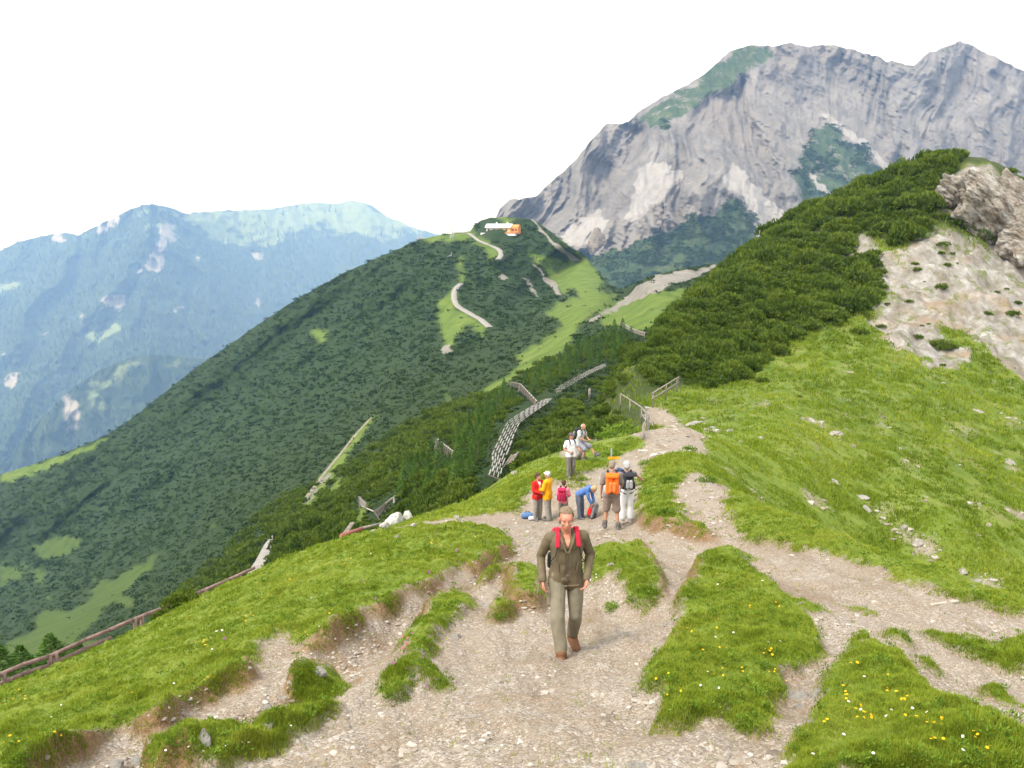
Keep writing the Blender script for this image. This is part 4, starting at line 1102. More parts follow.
ROCK_ME = [bm_mesh('stone', rock_bm(600 + k, 3, .5 + .08 * (k % 3)), STONE) for k in range(6)]
ROCK_MD = [bm_mesh('stone', rock_bm(640 + k, 3, .5), STONE_D) for k in range(2)]
ROCK_WH = [bm_mesh('stone', rock_bm(660 + k, 3, .75), mat_stone('white_limestone', (.32, .30, .27), (.50, .485, .46), (.66, .65, .63))) for k in range(2)]
def stone(px, py, w, h, lab, dark=False, group=None, k=None):
    up = 'white boulder' in lab
    P = gpt(px, py + h * .35); r_ = float(np.linalg.norm(P)); s = w * (.40 if up else .5) * r_ / F_PX
    me = (ROCK_WH if up else (ROCK_MD if dark else ROCK_ME))[random.randrange(2 if dark or up else 6) if k is None else k]
    o = link('stone', me, None, P + [0, 0, s * (.35 if up else -.26)], lab, 'rock', group)
    o.scale = (s, s * random.uniform(.7, 1.1), s * max(.75, min(1.5, 1.7 * h / w)) * (1.5 if up else 1)); o.rotation_euler = (random.uniform(-.15, .15), random.uniform(-.15, .15), random.uniform(-.5, .5)); return o
for a in [
 (800,691,30,18,'big pale stone at the gap between the two flowery mounds'),(818,690,18,11,'smaller pale stone right of the big one between the mounds'),(803,703,16,8,'flat stone just below the big pale stone'),
 (782,748,28,15,'brownish pale stone at the foot of the bottom right mound'),(812,719,12,6,'small stone between the two mounds, above the brownish one'),
 (488,603,30,10,'long flat grey slab on the soil left of the hiker'),(640,764,30,9,'flat pale slab at the bottom edge of the trail'),(612,562,11,8,'white stone on top of the grassy clump behind the hiker'),
 (315,666,24,9,'pale flat stone where the left trough widens'),(281,694,13,9,'round stone in the left trough'),(266,724,18,9,'flat stone at the edge of the lower grass strip'),(267,704,15,9,'grey stone halfway down the left trough'),
 (199,732,28,12,'broad pale stone in the lower trough'),(236,728,12,6,'small stone right of the broad one in the trough'),(133,757,20,9,'pale stone near the bottom left end of the trough'),(203,742,14,6,'flat stone below the broad pale stone'),
 (110,762,26,9,'long pale stone at the bottom left'),(213,766,14,7,'stone at the bottom edge left of the trail'),(400,763,18,8,'reddish flat stone on the gravel at the bottom'),(426,745,10,5,'dark small stone lying alone on the gravel'),
 (455,634,13,7,'stone in the grassy patch left of the hiker boots'),(500,649,8,6,'little stone left of the hiker front boot'),(366,674,8,6,'bluish stone above the left grass patch'),
 (394,516,28,15,'large white boulder at the edge of the left meadow'),(408,513,14,10,'white boulder touching the right of the large one'),(384,519,12,9,'white boulder touching the left of the large one'),
 (434,503,10,6,'white rock on the meadow edge'),(427,500,7,5,'small white rock on the meadow edge beside another'),(456,502,8,4,'flat pale rock on the meadow edge left of the red jacket'),(456,515,11,8,'pale rock on the meadow below the edge'),(413,525,7,5,'small pale rock below the large white boulder'),
 (397,535,7,6,'pale tilted stone in the left meadow'),(374,527,9,5,'white stone at the end of the grey beam'),(517,470,18,6,'long pale rock slab at the meadow crest above the group'),(597,438,14,7,'white rock behind the seated hiker'),
 (697,420,22,9,'white jagged rock at the crest right of the trail'),(712,426,12,7,'white rock at the crest beside the jagged one'),(729,428,13,8,'rock in the row at the crest right of the trail'),(740,440,9,6,'small white rock below the crest row'),
 (810,417,15,8,'pale rock high on the grassy slope'),(833,429,20,12,'largest pale rock on the grassy slope'),(851,442,17,9,'brownish pale rock below the largest slope rock'),(880,422,6,4,'tiny white rock right of the slope rocks'),(899,447,8,5,'small pale rock on the right of the slope'),
 (859,492,19,9,'long pale rock band in the middle of the slope'),(865,505,13,9,'white rock at the lower end of the rock band'),(833,478,15,8,'pale rock at the upper end of the rock band'),(904,525,9,8,'white rock low on the slope'),(918,539,17,6,'flat white rock low on the slope'),
 (961,567,15,6,'flat white rock just above the trail edge on the right'),(977,578,9,5,'small white rock right of the flat one above the trail edge'),(1008,459,22,7,'pale rock streak at the right edge of the slope'),(976,408,18,8,'pale rock on the right of the slope below the scree'),
 (802,601,10,6,'white stone on the right hand trail'),(865,605,9,6,'pale stone in the middle of the right hand trail'),
 (760,436,8,5,'small rock on the crest line right of the row'),(676,436,9,4,'flat stone on the trail at the crest'),(560,566,12,5,'flat stone on the trail behind the hiker legs'),(598,650,9,5,'small stone on the trail right of the hiker boots'),(553,702,8,4,'small pale stone on the gravel in front of the hiker'),
 (668,622,9,5,'stone at the left foot of the long mound'),(625,632,8,4,'small stone between the clump and the long mound')]:
    stone(*a, dark=a[4].startswith(('brown', 'dark', 'reddish')))
# loose gravel (one mass)
def pebbles(n, rmin, rmax, smin, smax, wf, minpx):
    a = np.clip(SLF[:, 1:] - RUNMAX[:, :-1], 0, None) + 1e-5
    R_ = np.broadcast_to(RR[None, 1:], a.shape)
    wgt = a * (R_ > rmin) * (R_ < rmax) * wf[:, 1:] * (np.abs(TH) < .56)[:, None]
    c = np.cumsum(wgt.ravel()); k = np.minimum(np.searchsorted(c, rng.random(n) * c[-1]), c.size - 1); i, j = np.unravel_index(k, wgt.shape)
    th = TH[i] + rng.uniform(-.5, .5, n) * (TH[1] - TH[0]); lr = LR[j + 1] + rng.uniform(-.5, .5, n) * (LR[1] - LR[0]); r = np.exp(lr)
    x, y = r * np.sin(th), r * np.cos(th)
    s = np.maximum(smin + (smax - smin) * rng.random(n) ** 7, minpx * r / F_PX)
    return np.stack([x, y, ground_z(x, y)], -1), s
bm = bmesh.new(); bmesh.ops.create_icosphere(bm, subdivisions=1, radius=1); ico = np.array([v.co for v in bm.verts]); icf = np.array([[v.index for v in f.verts] for f in bm.faces]); bm.free()
def peb_t(seed):
    r = np.random.default_rng(seed); P = ico * r.uniform(.55, 1.2, (len(ico), 1)) * np.array([1, r.uniform(.6, 1), r.uniform(.35, .65)])
    return P, icf, np.zeros(len(P))
bare_w = (1 - sstep(.2, .6, gs)); clus = np.clip(fbm2(GX * .8, GY * .8, 4, 651) + .25, .03, 1) ** 1.6
clus = clus + 1.8 * tr_soft
p1_, s1_ = pebbles(7500, 3.5, 20, .007, .05, bare_w * clus, .55)
p2_, s2_ = pebbles(2200, 18, 46, .02, .09, bare_w * clus, .6)
p3_, s3_ = pebbles(900, 36, 110, .06, .30, (gm_hill * 1.0) * (gs < .8) + .25 * scree_soft + .012, .5)
pp = np.concatenate([p1_, p2_, p3_]); ss = np.concatenate([s1_, s2_, s3_])
V, F, T = merge_templates([peb_t(660 + k) for k in range(9)], pp, ss, rng.uniform(0, 6.28, len(pp)), rng.normal(.5, .22, len(pp)))
t_ = NT('gravel_stone'); pm = t_.done(t_.ramp(t_.attr('tone'), [(.1, (.19, .155, .12)), (.5, (.29, .255, .21)), (.9, (.43, .40, .36))]), .9)
link('gravel', mesh_np('gravel', V, F, pm, {'tone': T}, smooth=False), kind='stuff', label='loose pale gravel and small stones strewn over the trails', cat='gravel')

# the brown crag at the top of the hill
def crag(name, px, py, Y, sx, sy, sz, rot, seed, mat, lab, cat='rock'):
    bm = bmesh.new(); bmesh.ops.create_icosphere(bm, subdivisions=6, radius=1)
    r = np.random.default_rng(seed); P = np.array([v.co for v in bm.verts])
    for k in range(12):
        n = unit(r.normal(size=3) * [1, 1, .6]); d = r.uniform(.5, .88); s = P @ n; P = P - (np.maximum(s - d, 0) * .9)[:, None] * n
    Q = P @ np.array(Matrix.Rotation(.5, 3, 'Y'))
    P = P * (1 + .20 * np.abs(vnoise3(Q * [1.8, 1.8, 4.0], seed)) + .16 * vnoise3(Q * [2.6, 2.6, 5.5], seed + 9) + .10 * vnoise3(Q * [4, 4, 10], seed + 3) + .06 * vnoise3(Q * [9, 9, 20], seed + 5) + .025 * vnoise3(Q * 40, seed + 6))[:, None]
    P = P * [sx, sy, sz]
    for v, p in zip(bm.verts, P): v.co = p
    o = link(name, bm_mesh(name, bm, mat, False), None, at(px, py, Y), lab, cat); o.rotation_euler = rot; return o
t = NT('crag_rock'); v = t.ocoord()
q = t.ramp(t.noise(t.ocoord((1, 1, 2.4)), .55, 9, .72), [(.28, (.09, .068, .05)), (.42, (.19, .155, .118)), (.53, (.31, .28, .24)), (.65, (.46, .44, .41))])
CRAG = t.done(q, .95, t.bump(t.noise(t.ocoord((1, 1, 2)), 1.2, 10, .75), .9, .5))
crag('rock_outcrop', 988, 207, 117, 5.6, 4.2, 3.9, (0, .66, .2), 671, CRAG, 'big brown rock outcrop at the top of the hill on the right')
crag('rock_outcrop', 955, 191, 119, 2.6, 2.2, 1.9, (0, .5, 0), 674, CRAG, 'small pale rock step left of the big brown outcrop')
crag('rock_outcrop', 1008, 196, 121, 3.4, 2.6, 2.4, (0, .75, .3), 675, CRAG, 'broken rock edge right above the big brown outcrop')
crag('rock_outcrop', 1030, 232, 114, 3.6, 3.2, 4.2, (0, .4, .4), 672, CRAG, 'brown rock outcrop cut by the right edge, below the big one', 'rock')
crag('rock_outcrop', 596, 243, 1500, 14, 12, 22, (0, 0, .4), 673, STONE_D, 'dark rock tooth at the foot of the grey mountain')

# ------------------------------------------------------------------ timber: rails, fences, sign
WOOD_G = mat_simple('weathered_wood', (.235, .205, .18), .9, 6, .3, .3); WOOD_B = mat_simple('brown_rail_wood', (.21, .145, .125), .85, 7, .35, .3)
WOOD_R = mat_simple('red_brown_beam', (.27, .105, .085), .85, 7, .3, .3); WOOD_L = mat_simple('pale_plank', (.37, .33, .275), .9, 6, .2, .2); DARKW = mat_simple('dark_slats', (.10, .085, .07), .9, 6, .3)
def rail_thing(name, lab, cat, rails, posts, mat, rad, group=None, prad=None, postmat=None):
    """rails: list of polylines of world points; posts: list of (top, bottom)"""
    base = np.array(rails[0][0])
    o = link(name, None, None, base, lab, cat, group); o.empty_display_size = .3
    for line in rails:
        bm = bmesh.new(); L = [np.array(p) - base for p in line]
        for a, b in zip(L[:-1], L[1:]):
            e = (b - a) * (.02 / max(np.linalg.norm(b - a), .1)); bm_tube(bm, a - e, b + e, rad, rad * .93, 8)
        link('rail', bm_mesh('rail', bm, mat, True), o)
    for a, b in posts:
        bm = bmesh.new(); bm_tube(bm, np.array(a) - base, np.array(b) - base, prad or rad, prad or rad, 7)
        link('post', bm_mesh('post', bm, postmat or mat, True), o)
    return o
top = [(-50,697),(-20,683),(0,674.5),(23,664.5),(50,656),(86,639.6),(110,629.6),(133,619.7),(166,606.4),(202,591),(230,579),(254,568)]
Yr = lambda px: float(np.interp(px, [-60, 0, 130, 200, 270], [18.2, 20.4, 24.4, 27.4, 30.4]))
T_ = [at(x, y, Yr(x)) for x, y in top]; B_ = [at(x, y + 9.6 - max(0, x) * .013, Yr(x) - .05) for x, y in top[:7]]
PO = [(at(x, y, Yr(x) - .04), at(x, y + 22, Yr(x) - .02)) for x, y in [(-30,688),(4,673),(50,656),(56,653),(135,619),(142,616),(205,590),(240,575)]]
rail_thing('wooden_rail', 'long low brown wooden rail along the left edge of the meadow', 'railing', [T_, B_], PO, WOOD_B, .058, prad=.06)
R1 = [at(341.5,535.5,36.2), at(362,529,37.2)]
rail_thing('wooden_beam', 'red brown beam lying at the meadow edge', 'beam', [R1], [(R1[0], R1[0] - [0, 0, .5])], WOOD_R, .10)
R2 = [at(360,528.7,37.4), at(381,523.8,38.0)]
rail_thing('wooden_beam', 'grey beam lying beyond the red brown one', 'beam', [R2], [(R2[1], R2[1] - [0, 0, .5])], WOOD_G, .07)
def am(px, py, k=.945): return at(px, py, float(mid_depth_n(np.array([px], float), np.array([py], float))[0]) * k)
def ag(px, py, k=.97):
    q = gpt(px, py); return at(px, py, q[1] * k)
def vf(xt, yt, xb, yb, k=.945):
    q = am(xb, yb, k); return at(xt, yt, q[1]), q
def vq(a, b, c, d):
    (A, D), (B, C) = vf(*a, *d), vf(*b, *c); return (A, B, C, D)
def slat_fence(lab, quads, mat, group=None, rails=True, n=9, name='snow_fence'):
    """quads: list of (TL, TR, BR, BL) world points; slats run from top to bottom edge"""
    base = np.array(quads[0][3]); o = link(name, None, None, base, lab, 'snow fence', group); o.empty_display_size = .3
    for q in quads:
        TL, TR, BR, BL = [np.array(p) - base for p in q]
        bm = bmesh.new(); W = np.linalg.norm(TR - TL); w = W / n * .62
        nr = unit(np.cross(TR - TL, BL - TL))
        for k in range(n):
            f = (k + .5) / n; a = TL + (TR - TL) * f; b = BL + (BR - BL) * f
            bm_beam(bm, a, b, w, .03, 0, tuple(nr))
        # two battens behind tie the slats into one panel
        for g in (.22, .78): bm_beam(bm, TL + (BL - TL) * g - nr * .03, TR + (BR - TR) * g - nr * .03, .07, .035, 0, tuple(nr))
        link('slat_panel', bm_mesh('slat_panel', bm, mat), o)
        if rails:
            bm = bmesh.new(); bm_beam(bm, TL + nr * .05, TR + nr * .05, .12, .09, .01); link('rail', bm_mesh('rail', bm, WOOD_L), o)
        for a, b in ((TL, BL), (TR, BR)):
            bm = bmesh.new(); d = b - a; bm_tube(bm, a - nr * .07, b + d * .3 - nr * .07, .06, .06, 7); link('post', bm_mesh('post', bm, WOOD_G), o)
    return o
slat_fence('grey slatted barrier panel standing below the white boulders, left one', [vq((359.5,496.4), (366.5,503.5), (366,509), (360,505))], WOOD_G, rails=False)
slat_fence('grey slatted barrier tilted below the white boulders, right one', [vq((373,511), (386,502.6), (385,510), (377.5,518))], WOOD_G, rails=False)
rail_thing('wooden_rail', 'pale thin rail joining the two barrier panels below the white boulders', 'railing', [[am(361.5,506,.94), am(373.5,511.3,.94)]], [], WOOD_L, .07)
rail_thing('wooden_beam', 'grey beam rising from the right barrier panel', 'beam', [[am(385.5,503.4), am(395.5,495.8)]], [(am(394,497), am(394,503))], WOOD_G, .10)
slat_fence('grey board leaning by the red brown beam', [[at(352,524,40), at(354,523.6,40), at(348,533,39.5), at(344.7,534,39.5)]], WOOD_G, rails=False, n=3, name='wooden_board')
slat_fence('snow fence with pale top rail among the larches on the left slope', [vq((437,438.8), (453,451.5), (452,458), (435,449))], DARKW)
slat_fence('snow fence with pale top rail beside the long lattice barrier', [vq((511,382), (520,383.7), (520,389), (511,386)), vq((520,383.7), (536.5,401), (535,405), (519,390))], DARKW)
slat_fence('snow fence highest on the slope, near the bare ridge', [vq((620.6,322), (632,328.6), (631.6,332), (620.4,325.5)), vq((632,328.6), (645,332.6), (645,336.5), (632,332.5))], WOOD_G)
# railing beside the path over the saddle
ra = [(620.5,395,72),(630,401,67),(641.5,409,60),(646,415,55),(645.5,423,50),(643,430,47)]
RA = [ag(q[0], q[1] + 5, .96) + [0, 0, .45] for q in ra]
rail_thing('path_railing', 'weathered wooden railing curving beside the path beyond the crest', 'railing', [RA, [p - [0, 0, .45] for p in RA[2:]]],
    [(p, p - [0, 0, 1.1]) for p in RA] + [(ag(646.5,418, .96) + [0, 0, .4], ag(649,428)), (ag(649,419, .96) + [0, 0, .4], ag(653,426)), (ag(647,421, .96) + [0, 0, .4], ag(648,430))], WOOD_G, .05)
rb = [[ag(652,404,.95) + [0, 0, .75], ag(678.5,387,.95) + [0, 0, .75]], [ag(652,404,.95) + [0, 0, .35], ag(678.5,387,.95) + [0, 0, .35]]]
rail_thing('path_railing', 'two straight parallel rails at the foot of the thicket', 'railing', rb, [(ag(x, y, .95) + [0, 0, .8], ag(x, y, .95) - [0, 0, .3]) for x, y in ((653,403.5),(666,395),(677,388))], WOOD_G, .055)
rail_thing('trail_post', 'short grey post on the slope below the dwarf pines', 'post', [[ag(589.4,400) + [0, 0, .85], ag(589.6,400) - [0, 0, .1]]], [], WOOD_G, .09)
# the big lattice barrier: staggered planks on slanting posts, in two runs down the slope
def lattice(lab, L, rows=6):
    """L: list of (left px, left py, right px, right py, Y)"""
    base = am(L[0][2], L[0][3], .935); o = link('lattice_barrier', None, None, base, lab, 'snow barrier', 'long lattice snow barriers'); o.empty_display_size = .5
    lx = np.array(L, float); u = np.concatenate([[0], np.cumsum(np.hypot(np.diff((lx[:, 0] + lx[:, 2]) / 2), np.diff((lx[:, 1] + lx[:, 3]) / 2)))])
    def pt(s, f):
        a = [np.interp(s, u, lx[:, k]) for k in range(5)]
        p = am(a[0] + (a[2] - a[0]) * f, a[1] + (a[3] - a[1]) * f, .935)
        return p - base
    n = 0; s = 0; col = 0
    step_px = lambda s: 470 / np.interp(s, u, lx[:, 4])
    while s < u[-1]:
        st = step_px(s) * 1.25; e = min(u[-1], s + st)
        for r_ in range(rows):
            off = (r_ % 2) * .5 * st
            f = (r_ + .5) / rows
            a, b = pt(min(u[-1], s + off + st * .08), f), pt(min(u[-1], e + off - st * .26), f)
            if np.linalg.norm(b - a) < .15: continue
            bm = bmesh.new(); bm_beam(bm, a, b, .05, .15, .006, tuple(unit(pt(s, 0.) - pt(s, 1.))))
            if n < 99: link('plank', bm_mesh('plank', bm, LATT), o)
            else: extra.append((o, bm_mesh('plank', bm, LATT)))
            n += 1
        if col % 2 == 0:
            bm = bmesh.new(); bm_tube(bm, pt(s, -.02) + [0, .12, -.02], pt(s, 1.02) + [0, .12, -.1], .05, .05, 6); link('post', bm_mesh('post', bm, DARKW), o)
        s = e; col += 1
    return o, n
LATT = mat_simple('lattice_plank', (.275, .26, .25), .9, 3, .25)
extra = []
def flush_extra():
    by = {}
    for o, me in extra: by.setdefault(o.name, (o, []))[1].append(me)
    for o, ms in by.values():
        bm = bmesh.new()
        for m in ms: bm.from_mesh(m)
        k = link('planks', bm_mesh('planks', bm, LATT), o, kind='stuff')
    extra.clear()
print(lattice('long curved lattice snow barrier of staggered grey planks, nearer run', [(488,475,501,479,68),(492.5,461,503.5,464,72),(490.5,455,511,447,76),(498,440,515,434,82),(505,424,521,422,90),(510,419,528,417,96),(523,411,536,411,106),(538,402,548,403,125),(546,398.5,552,398,134)], 6)[1])
print(lattice('narrow upper run of the lattice snow barrier near the top of the gully', [(555.5,389,557.5,394,145),(562,384,567,387,158),(574,377.5,578,381,176),(587,371,590,374,196),(598,366,600,369,215),(605,363,607,365.5,228)], 4)[1])
flush_extra()
slat_fence('short grey lattice panel lying right of the long barrier', [vq((513,455), (519.5,452), (515,460), (506,465))], WOOD_G, rails=False, n=6)
# trail sign
sp = at(611, 474, 36.5); o = link('trail_signpost', None, None, sp, 'grey trail post with an orange yellow direction sign beside the path', 'sign')
bm = bmesh.new(); bm_tube(bm, (0, 0, -.2), (0, 0, 1.1), .035, .035, 10); link('post', bm_mesh('post', bm, mat_simple('grey_post', (.35, .37, .38), .6)), o)
bm = bmesh.new()
for zz in (.68,): 
    vs = [(-.13, -.045, zz - .09), (.33, -.045, zz - .09), (.42, -.045, zz), (.33, -.045, zz + .09), (-.13, -.045, zz + .09)]
    f = bm.faces.new([bm.verts.new(v) for v in vs]); ex = bmesh.ops.extrude_face_region(bm, geom=[f])
    for v in [e for e in ex['geom'] if isinstance(e, bmesh.types.BMVert)]: v.co.y += .012
bmesh.ops.recalc_face_normals(bm, faces=bm.faces[:]); link('sign_board', bm_mesh('sign_board', bm, mat_simple('sign_yellow', (.80, .38, .02), .5)), o)
pl = [gpt(931, 606), gpt(958, 602)]
bm = bmesh.new(); bm_beam(bm, (0, 0, 0), pl[1] - pl[0], .055, .03, .005); link('wooden_plank', bm_mesh('wooden_plank', bm, WOOD_L), None, pl[0] + [0, 0, .012], 'pale weathered plank lying across the right hand trail', 'plank')

# ------------------------------------------------------------------ hut, lift towers
HY = 690.0; hb = at(501, 236.5, HY); o = link('mountain_hut', None, None, hb, 'low white and orange mountain hut on the grassy summit of the ridge', 'building'); o.rotation_euler.z = math.radians(-14)
PL = mat_simple('white_plaster', (.66, .58, .54), .9, .4, .08); OR = mat_simple('orange_wood', (.62, .25, .075), .8, .5, .2); YL = mat_simple('yellow_plaster', (.66, .50, .22), .9, .4, .1); RF = mat_simple('pale_metal_roof', (.72, .74, .78), .4, .3, .06); DK = mat_simple('dark_window', (.03, .035, .045), .2)
WT = mat_simple('white_terrace_wall', (.76, .74, .72), .9, .4, .06)
bm = bmesh.new(); bm_box(bm, (-5.5, 0, 4.6), (10, 9, 4.6)); link('wall', bm_mesh('wall', bm, PL), o)
bm = bmesh.new(); bm_box(bm, (4.0, 0, 4.6), (8.9, 8.9, 4.6)); link('wall', bm_mesh('wall', bm, YL), o)
bm = bmesh.new(); bm_box(bm, (11.5, .3, 4.5), (6, 8.2, 5.2));
f = [bm.verts.new(v) for v in ((8.5, -3.8, 7.1), (14.5, -3.8, 7.1), (14.5, 4.4, 7.1), (8.5, 4.4, 7.1), (8.5, .3, 9.0), (14.5, .3, 9.0))]
for q in ((0, 1, 5, 4), (2, 3, 4, 5), (1, 2, 5), (3, 0, 4)): bm.faces.new([f[k] for k in q])
link('annex', bm_mesh('annex', bm, OR), o)
bm = bmesh.new()
for sgn in (-1, 1):
    vs = [(-11.4, 0, 9.3), (9.2, 0, 9.3), (9.2, sgn * 5.6, 6.7), (-11.4, sgn * 5.6, 6.7)]
    f = bm.faces.new([bm.verts.new(v) for v in vs]); ex = bmesh.ops.extrude_face_region(bm, geom=[f])
    for v in [e for e in ex['geom'] if isinstance(e, bmesh.types.BMVert)]: v.co.z += .3
for x in (-10.6, 8.4):
    bm.faces.new([bm.verts.new(v) for v in ((x, -4.4, 6.9), (x, 4.4, 6.9), (x, 0, 9.2))])
bmesh.ops.recalc_face_normals(bm, faces=bm.faces[:]); ro = link('roof', bm_mesh('roof', bm, RF), o)
for x in (-3.6, 5.0):
    bm = bmesh.new(); bm_box(bm, (x, .8, 9.9), (.9, .9, 2.0)); link('chimney', bm_mesh('chimney', bm, PL), ro)
bm = bmesh.new(); bm_box(bm, (0, -7.2, 1.7), (27, 5.2, 2.2)); te = link('terrace', bm_mesh('terrace', bm, WT), o)
bm = bmesh.new(); bm_box(bm, (10, -7.3, 2.9), (8.5, 5.6, .9)); link('railing', bm_mesh('railing', bm, OR), te)
bm = bmesh.new(); bm_box(bm, (-5.4, -9.2, .2), (9, 3.6, 2.4)); link('cellar_wall', bm_mesh('cellar_wall', bm, WT), o)
for x in (-8.6, -4.2, 1.4, 5.6, 10.4, 12.8):
    y = -4.55 if x < 8.6 else -3.86
    bm = bmesh.new(); bm_box(bm, (x, y, 5.0), (1.5, .12, 1.4)); wf = link('window', bm_mesh('window', bm, mat_simple('window_frame', (.30, .17, .10), .7)), o)
    bm = bmesh.new(); bm_box(bm, (x, y - .08, 5.0), (1.15, .06, 1.1)); link('pane', bm_mesh('pane', bm, DK), wf)
STEEL = mat_simple('grey_steel', (.34, .36, .38), .5)
def tower(px, py0, py1, Y, lab, arm=2.6, lean=0):
    b = at(px, py1, Y); t_ = at(px - lean, py0, Y); o = link('lift_tower', None, None, b, lab, 'lift tower', 'lift towers on the flank'); h = t_ - b
    bm = bmesh.new(); bm_tube(bm, (0, 0, -1), h, .42, .28, 8); link('mast', bm_mesh('mast', bm, STEEL), o)
    bm = bmesh.new(); bm_beam(bm, h + [-arm, 0, 0], h + [arm, 0, 0], .35, .35); link('crossarm', bm_mesh('crossarm', bm, STEEL), o)
    for s in (-1, 1):
        bm = bmesh.new(); bm_beam(bm, h + [s * arm, -1.2, .3], h + [s * arm, 1.2, .3], .3, .3); link('sheave_train', bm_mesh('sheave_train', bm, STEEL), o)
tower(273.5,319.5,331,745,'lift tower in the middle of the forested flank skyline',2.2,2.0); tower(152.5,407.5,418,790,'lift tower low on the flank skyline above the wooded hill',2.0,1.6); tower(51,470,478.5,790,'lift tower lowest on the flank, near the grassy strip',1.8,.8); tower(347,268,276,735,'lift tower high on the flank skyline',2.0,1.0); tower(452.5,226,236,715,'lift tower on the ridge left of the hut',3.4)
CONC = mat_simple('concrete', (.46, .45, .43), .9, .5, .15)
for px, lab in ((418, 'left one of the two concrete stubs on the ridge'), (421.5, 'right one of the two concrete stubs on the ridge')):
    b = at(px, 242, 722); bm = bmesh.new(); bm_box(bm, (0, 0, 2.2), (1.6, 1.6, 4.4), None, .15); link('concrete_post', bm_mesh('concrete_post', bm, CONC), None, b, lab, 'post')
# the steep grey strip running down from the ridge: a slatted slide on stringers
qa, qb = at(452.3, 235.5, 700), at(449.3, 258, 640); o = link('timber_slide', None, None, qa, 'steep grey slatted strip running down from the ridge left of the hut', 'slide'); d = qb - qa
bm = bmesh.new()
for k in range(34):
    c = d * (k + .5) / 34; bm_beam(bm, c + [-1.6, 0, 1.0], c + [1.6, 0, 1.0], np.linalg.norm(d) / 34 * .8, .3)
link('slats', bm_mesh('slats', bm, STEEL), o)
for s in (-1.4, 1.4):
    bm = bmesh.new(); bm_beam(bm, d * 0 + [s, 0, .6], d + [s, 0, .6], .4, .5); link('stringer', bm_mesh('stringer', bm, STEEL), o)
# ------------------------------------------------------------------ people
def cap_mesh(a, b, ra, rb, n=14, m=5, sq=(1, 1, 1)):
    a = np.array(a, float); b = np.array(b, float); d = b - a; L = np.linalg.norm(d)
    d = d / L if L > 1e-6 else np.array([0, 0, 1.0])
    s = unit(np.cross(d, [0, 1, 0.01]) if abs(d[1]) < .9 else np.cross(d, [1, 0, 0])); t = np.cross(d, s)
    rings = []
    for k in range(m + 1):
        w = -PI / 2 + (PI / 2) * k / m; rings.append((a, ra * math.cos(w), ra * math.sin(w)))
    for k in range(m + 1):
        w = (PI / 2) * k / m; rings.append((b, rb * math.cos(w), rb * math.sin(w)))
    V = []
    for c, r_, h in rings:
        r_ = max(r_, 1e-4)
        for k in range(n):
            q = 2 * PI * k / n; V.append(c + d * h + (s * math.cos(q) + t * math.sin(q)) * r_)
    F = []
    for i in range(len(rings) - 1):
        for k in range(n): F.append((i * n + k, i * n + (k + 1) % n, (i + 1) * n + (k + 1) % n, (i + 1) * n + k))
    return np.array(V), F
def ell_mesh(c, r, R=None, n=18, m=10):
    V = []; F = []
    for i in range(m + 1):
        w = -PI / 2 + PI * i / m
        for k in range(n):
            q = 2 * PI * k / n; p = np.array([math.cos(w) * math.cos(q) * r[0], math.cos(w) * math.sin(q) * r[1], math.sin(w) * r[2]])
            V.append(p)
    V = np.array(V)
    if R is not None: V = V @ np.array(R).T
    for i in range(m):
        for k in range(n): F.append((i * n + k, i * n + (k + 1) % n, (i + 1) * n + (k + 1) % n, (i + 1) * n + k))
    return V + np.array(c), F
def fuse(name, prims, mats, voxel=.012, wr=0., wrs=9., cut=None, matf=None, extra=None, smooth_it=3, seed=1, wz=1.0):
    """fuse primitives into one continuous surface (voxel remesh), optional fabric folds, optional trimming"""
    vs = []; fs = []; off = 0
    for V, F in prims:
        vs.append(V); fs += [tuple(i + off for i in f) for f in F]; off += len(V)
    me = bpy.data.meshes.new(name + '_raw'); me.from_pydata(np.concatenate(vs).tolist(), [], fs)
    o = bpy.data.objects.new('tmp', me); COL.objects.link(o)
    md = o.modifiers.new('r', 'REMESH'); md.mode = 'VOXEL'; md.voxel_size = voxel
    if smooth_it: sm = o.modifiers.new('s', 'SMOOTH'); sm.factor = .5; sm.iterations = smooth_it
    dg = bpy.context.evaluated_depsgraph_get(); ev = o.evaluated_get(dg)
    out = bpy.data.meshes.new_from_object(ev); bpy.data.objects.remove(o); bpy.data.meshes.remove(me)
    n = len(out.vertices); P = np.empty(n * 3, np.float32); out.vertices.foreach_get('co', P); P = P.reshape(-1, 3).astype(float)
    if wr:
        N = np.empty(n * 3, np.float32); out.vertices.foreach_get('normal', N); N = N.reshape(-1, 3)
        w = vnoise3(P * [wrs, wrs, wrs * wz], seed) + .5 * vnoise3(P * [wrs * 2.1, wrs * 2.1, wrs * 2.1 * wz], seed + 1)
        P = P + N * (w * wr)[:, None]
    out.vertices.foreach_set('co', P.astype(np.float32).ravel())
    bm = bmesh.new(); bm.from_mesh(out)
    if cut:
        kill = [f for f in bm.faces if cut(f.calc_center_median())]
        bmesh.ops.delete(bm, geom=kill, context='FACES')
    if extra:
        for V, F in extra:
            q = [bm.verts.new(p) for p in V]
            for f in F:
                try: bm.faces.new([q[i] for i in f])
                except ValueError: pass
    if matf:
        for f in bm.faces: f.material_index = matf(f.calc_center_median())
    bm.to_mesh(out); bm.free(); out.name = name
    out.materials.clear()
    for m in (mats if isinstance(mats, (list, tuple)) else [mats]): out.materials.append(m)
    out.polygons.foreach_set('use_smooth', np.full(len(out.polygons), True)); out.update()
    return out

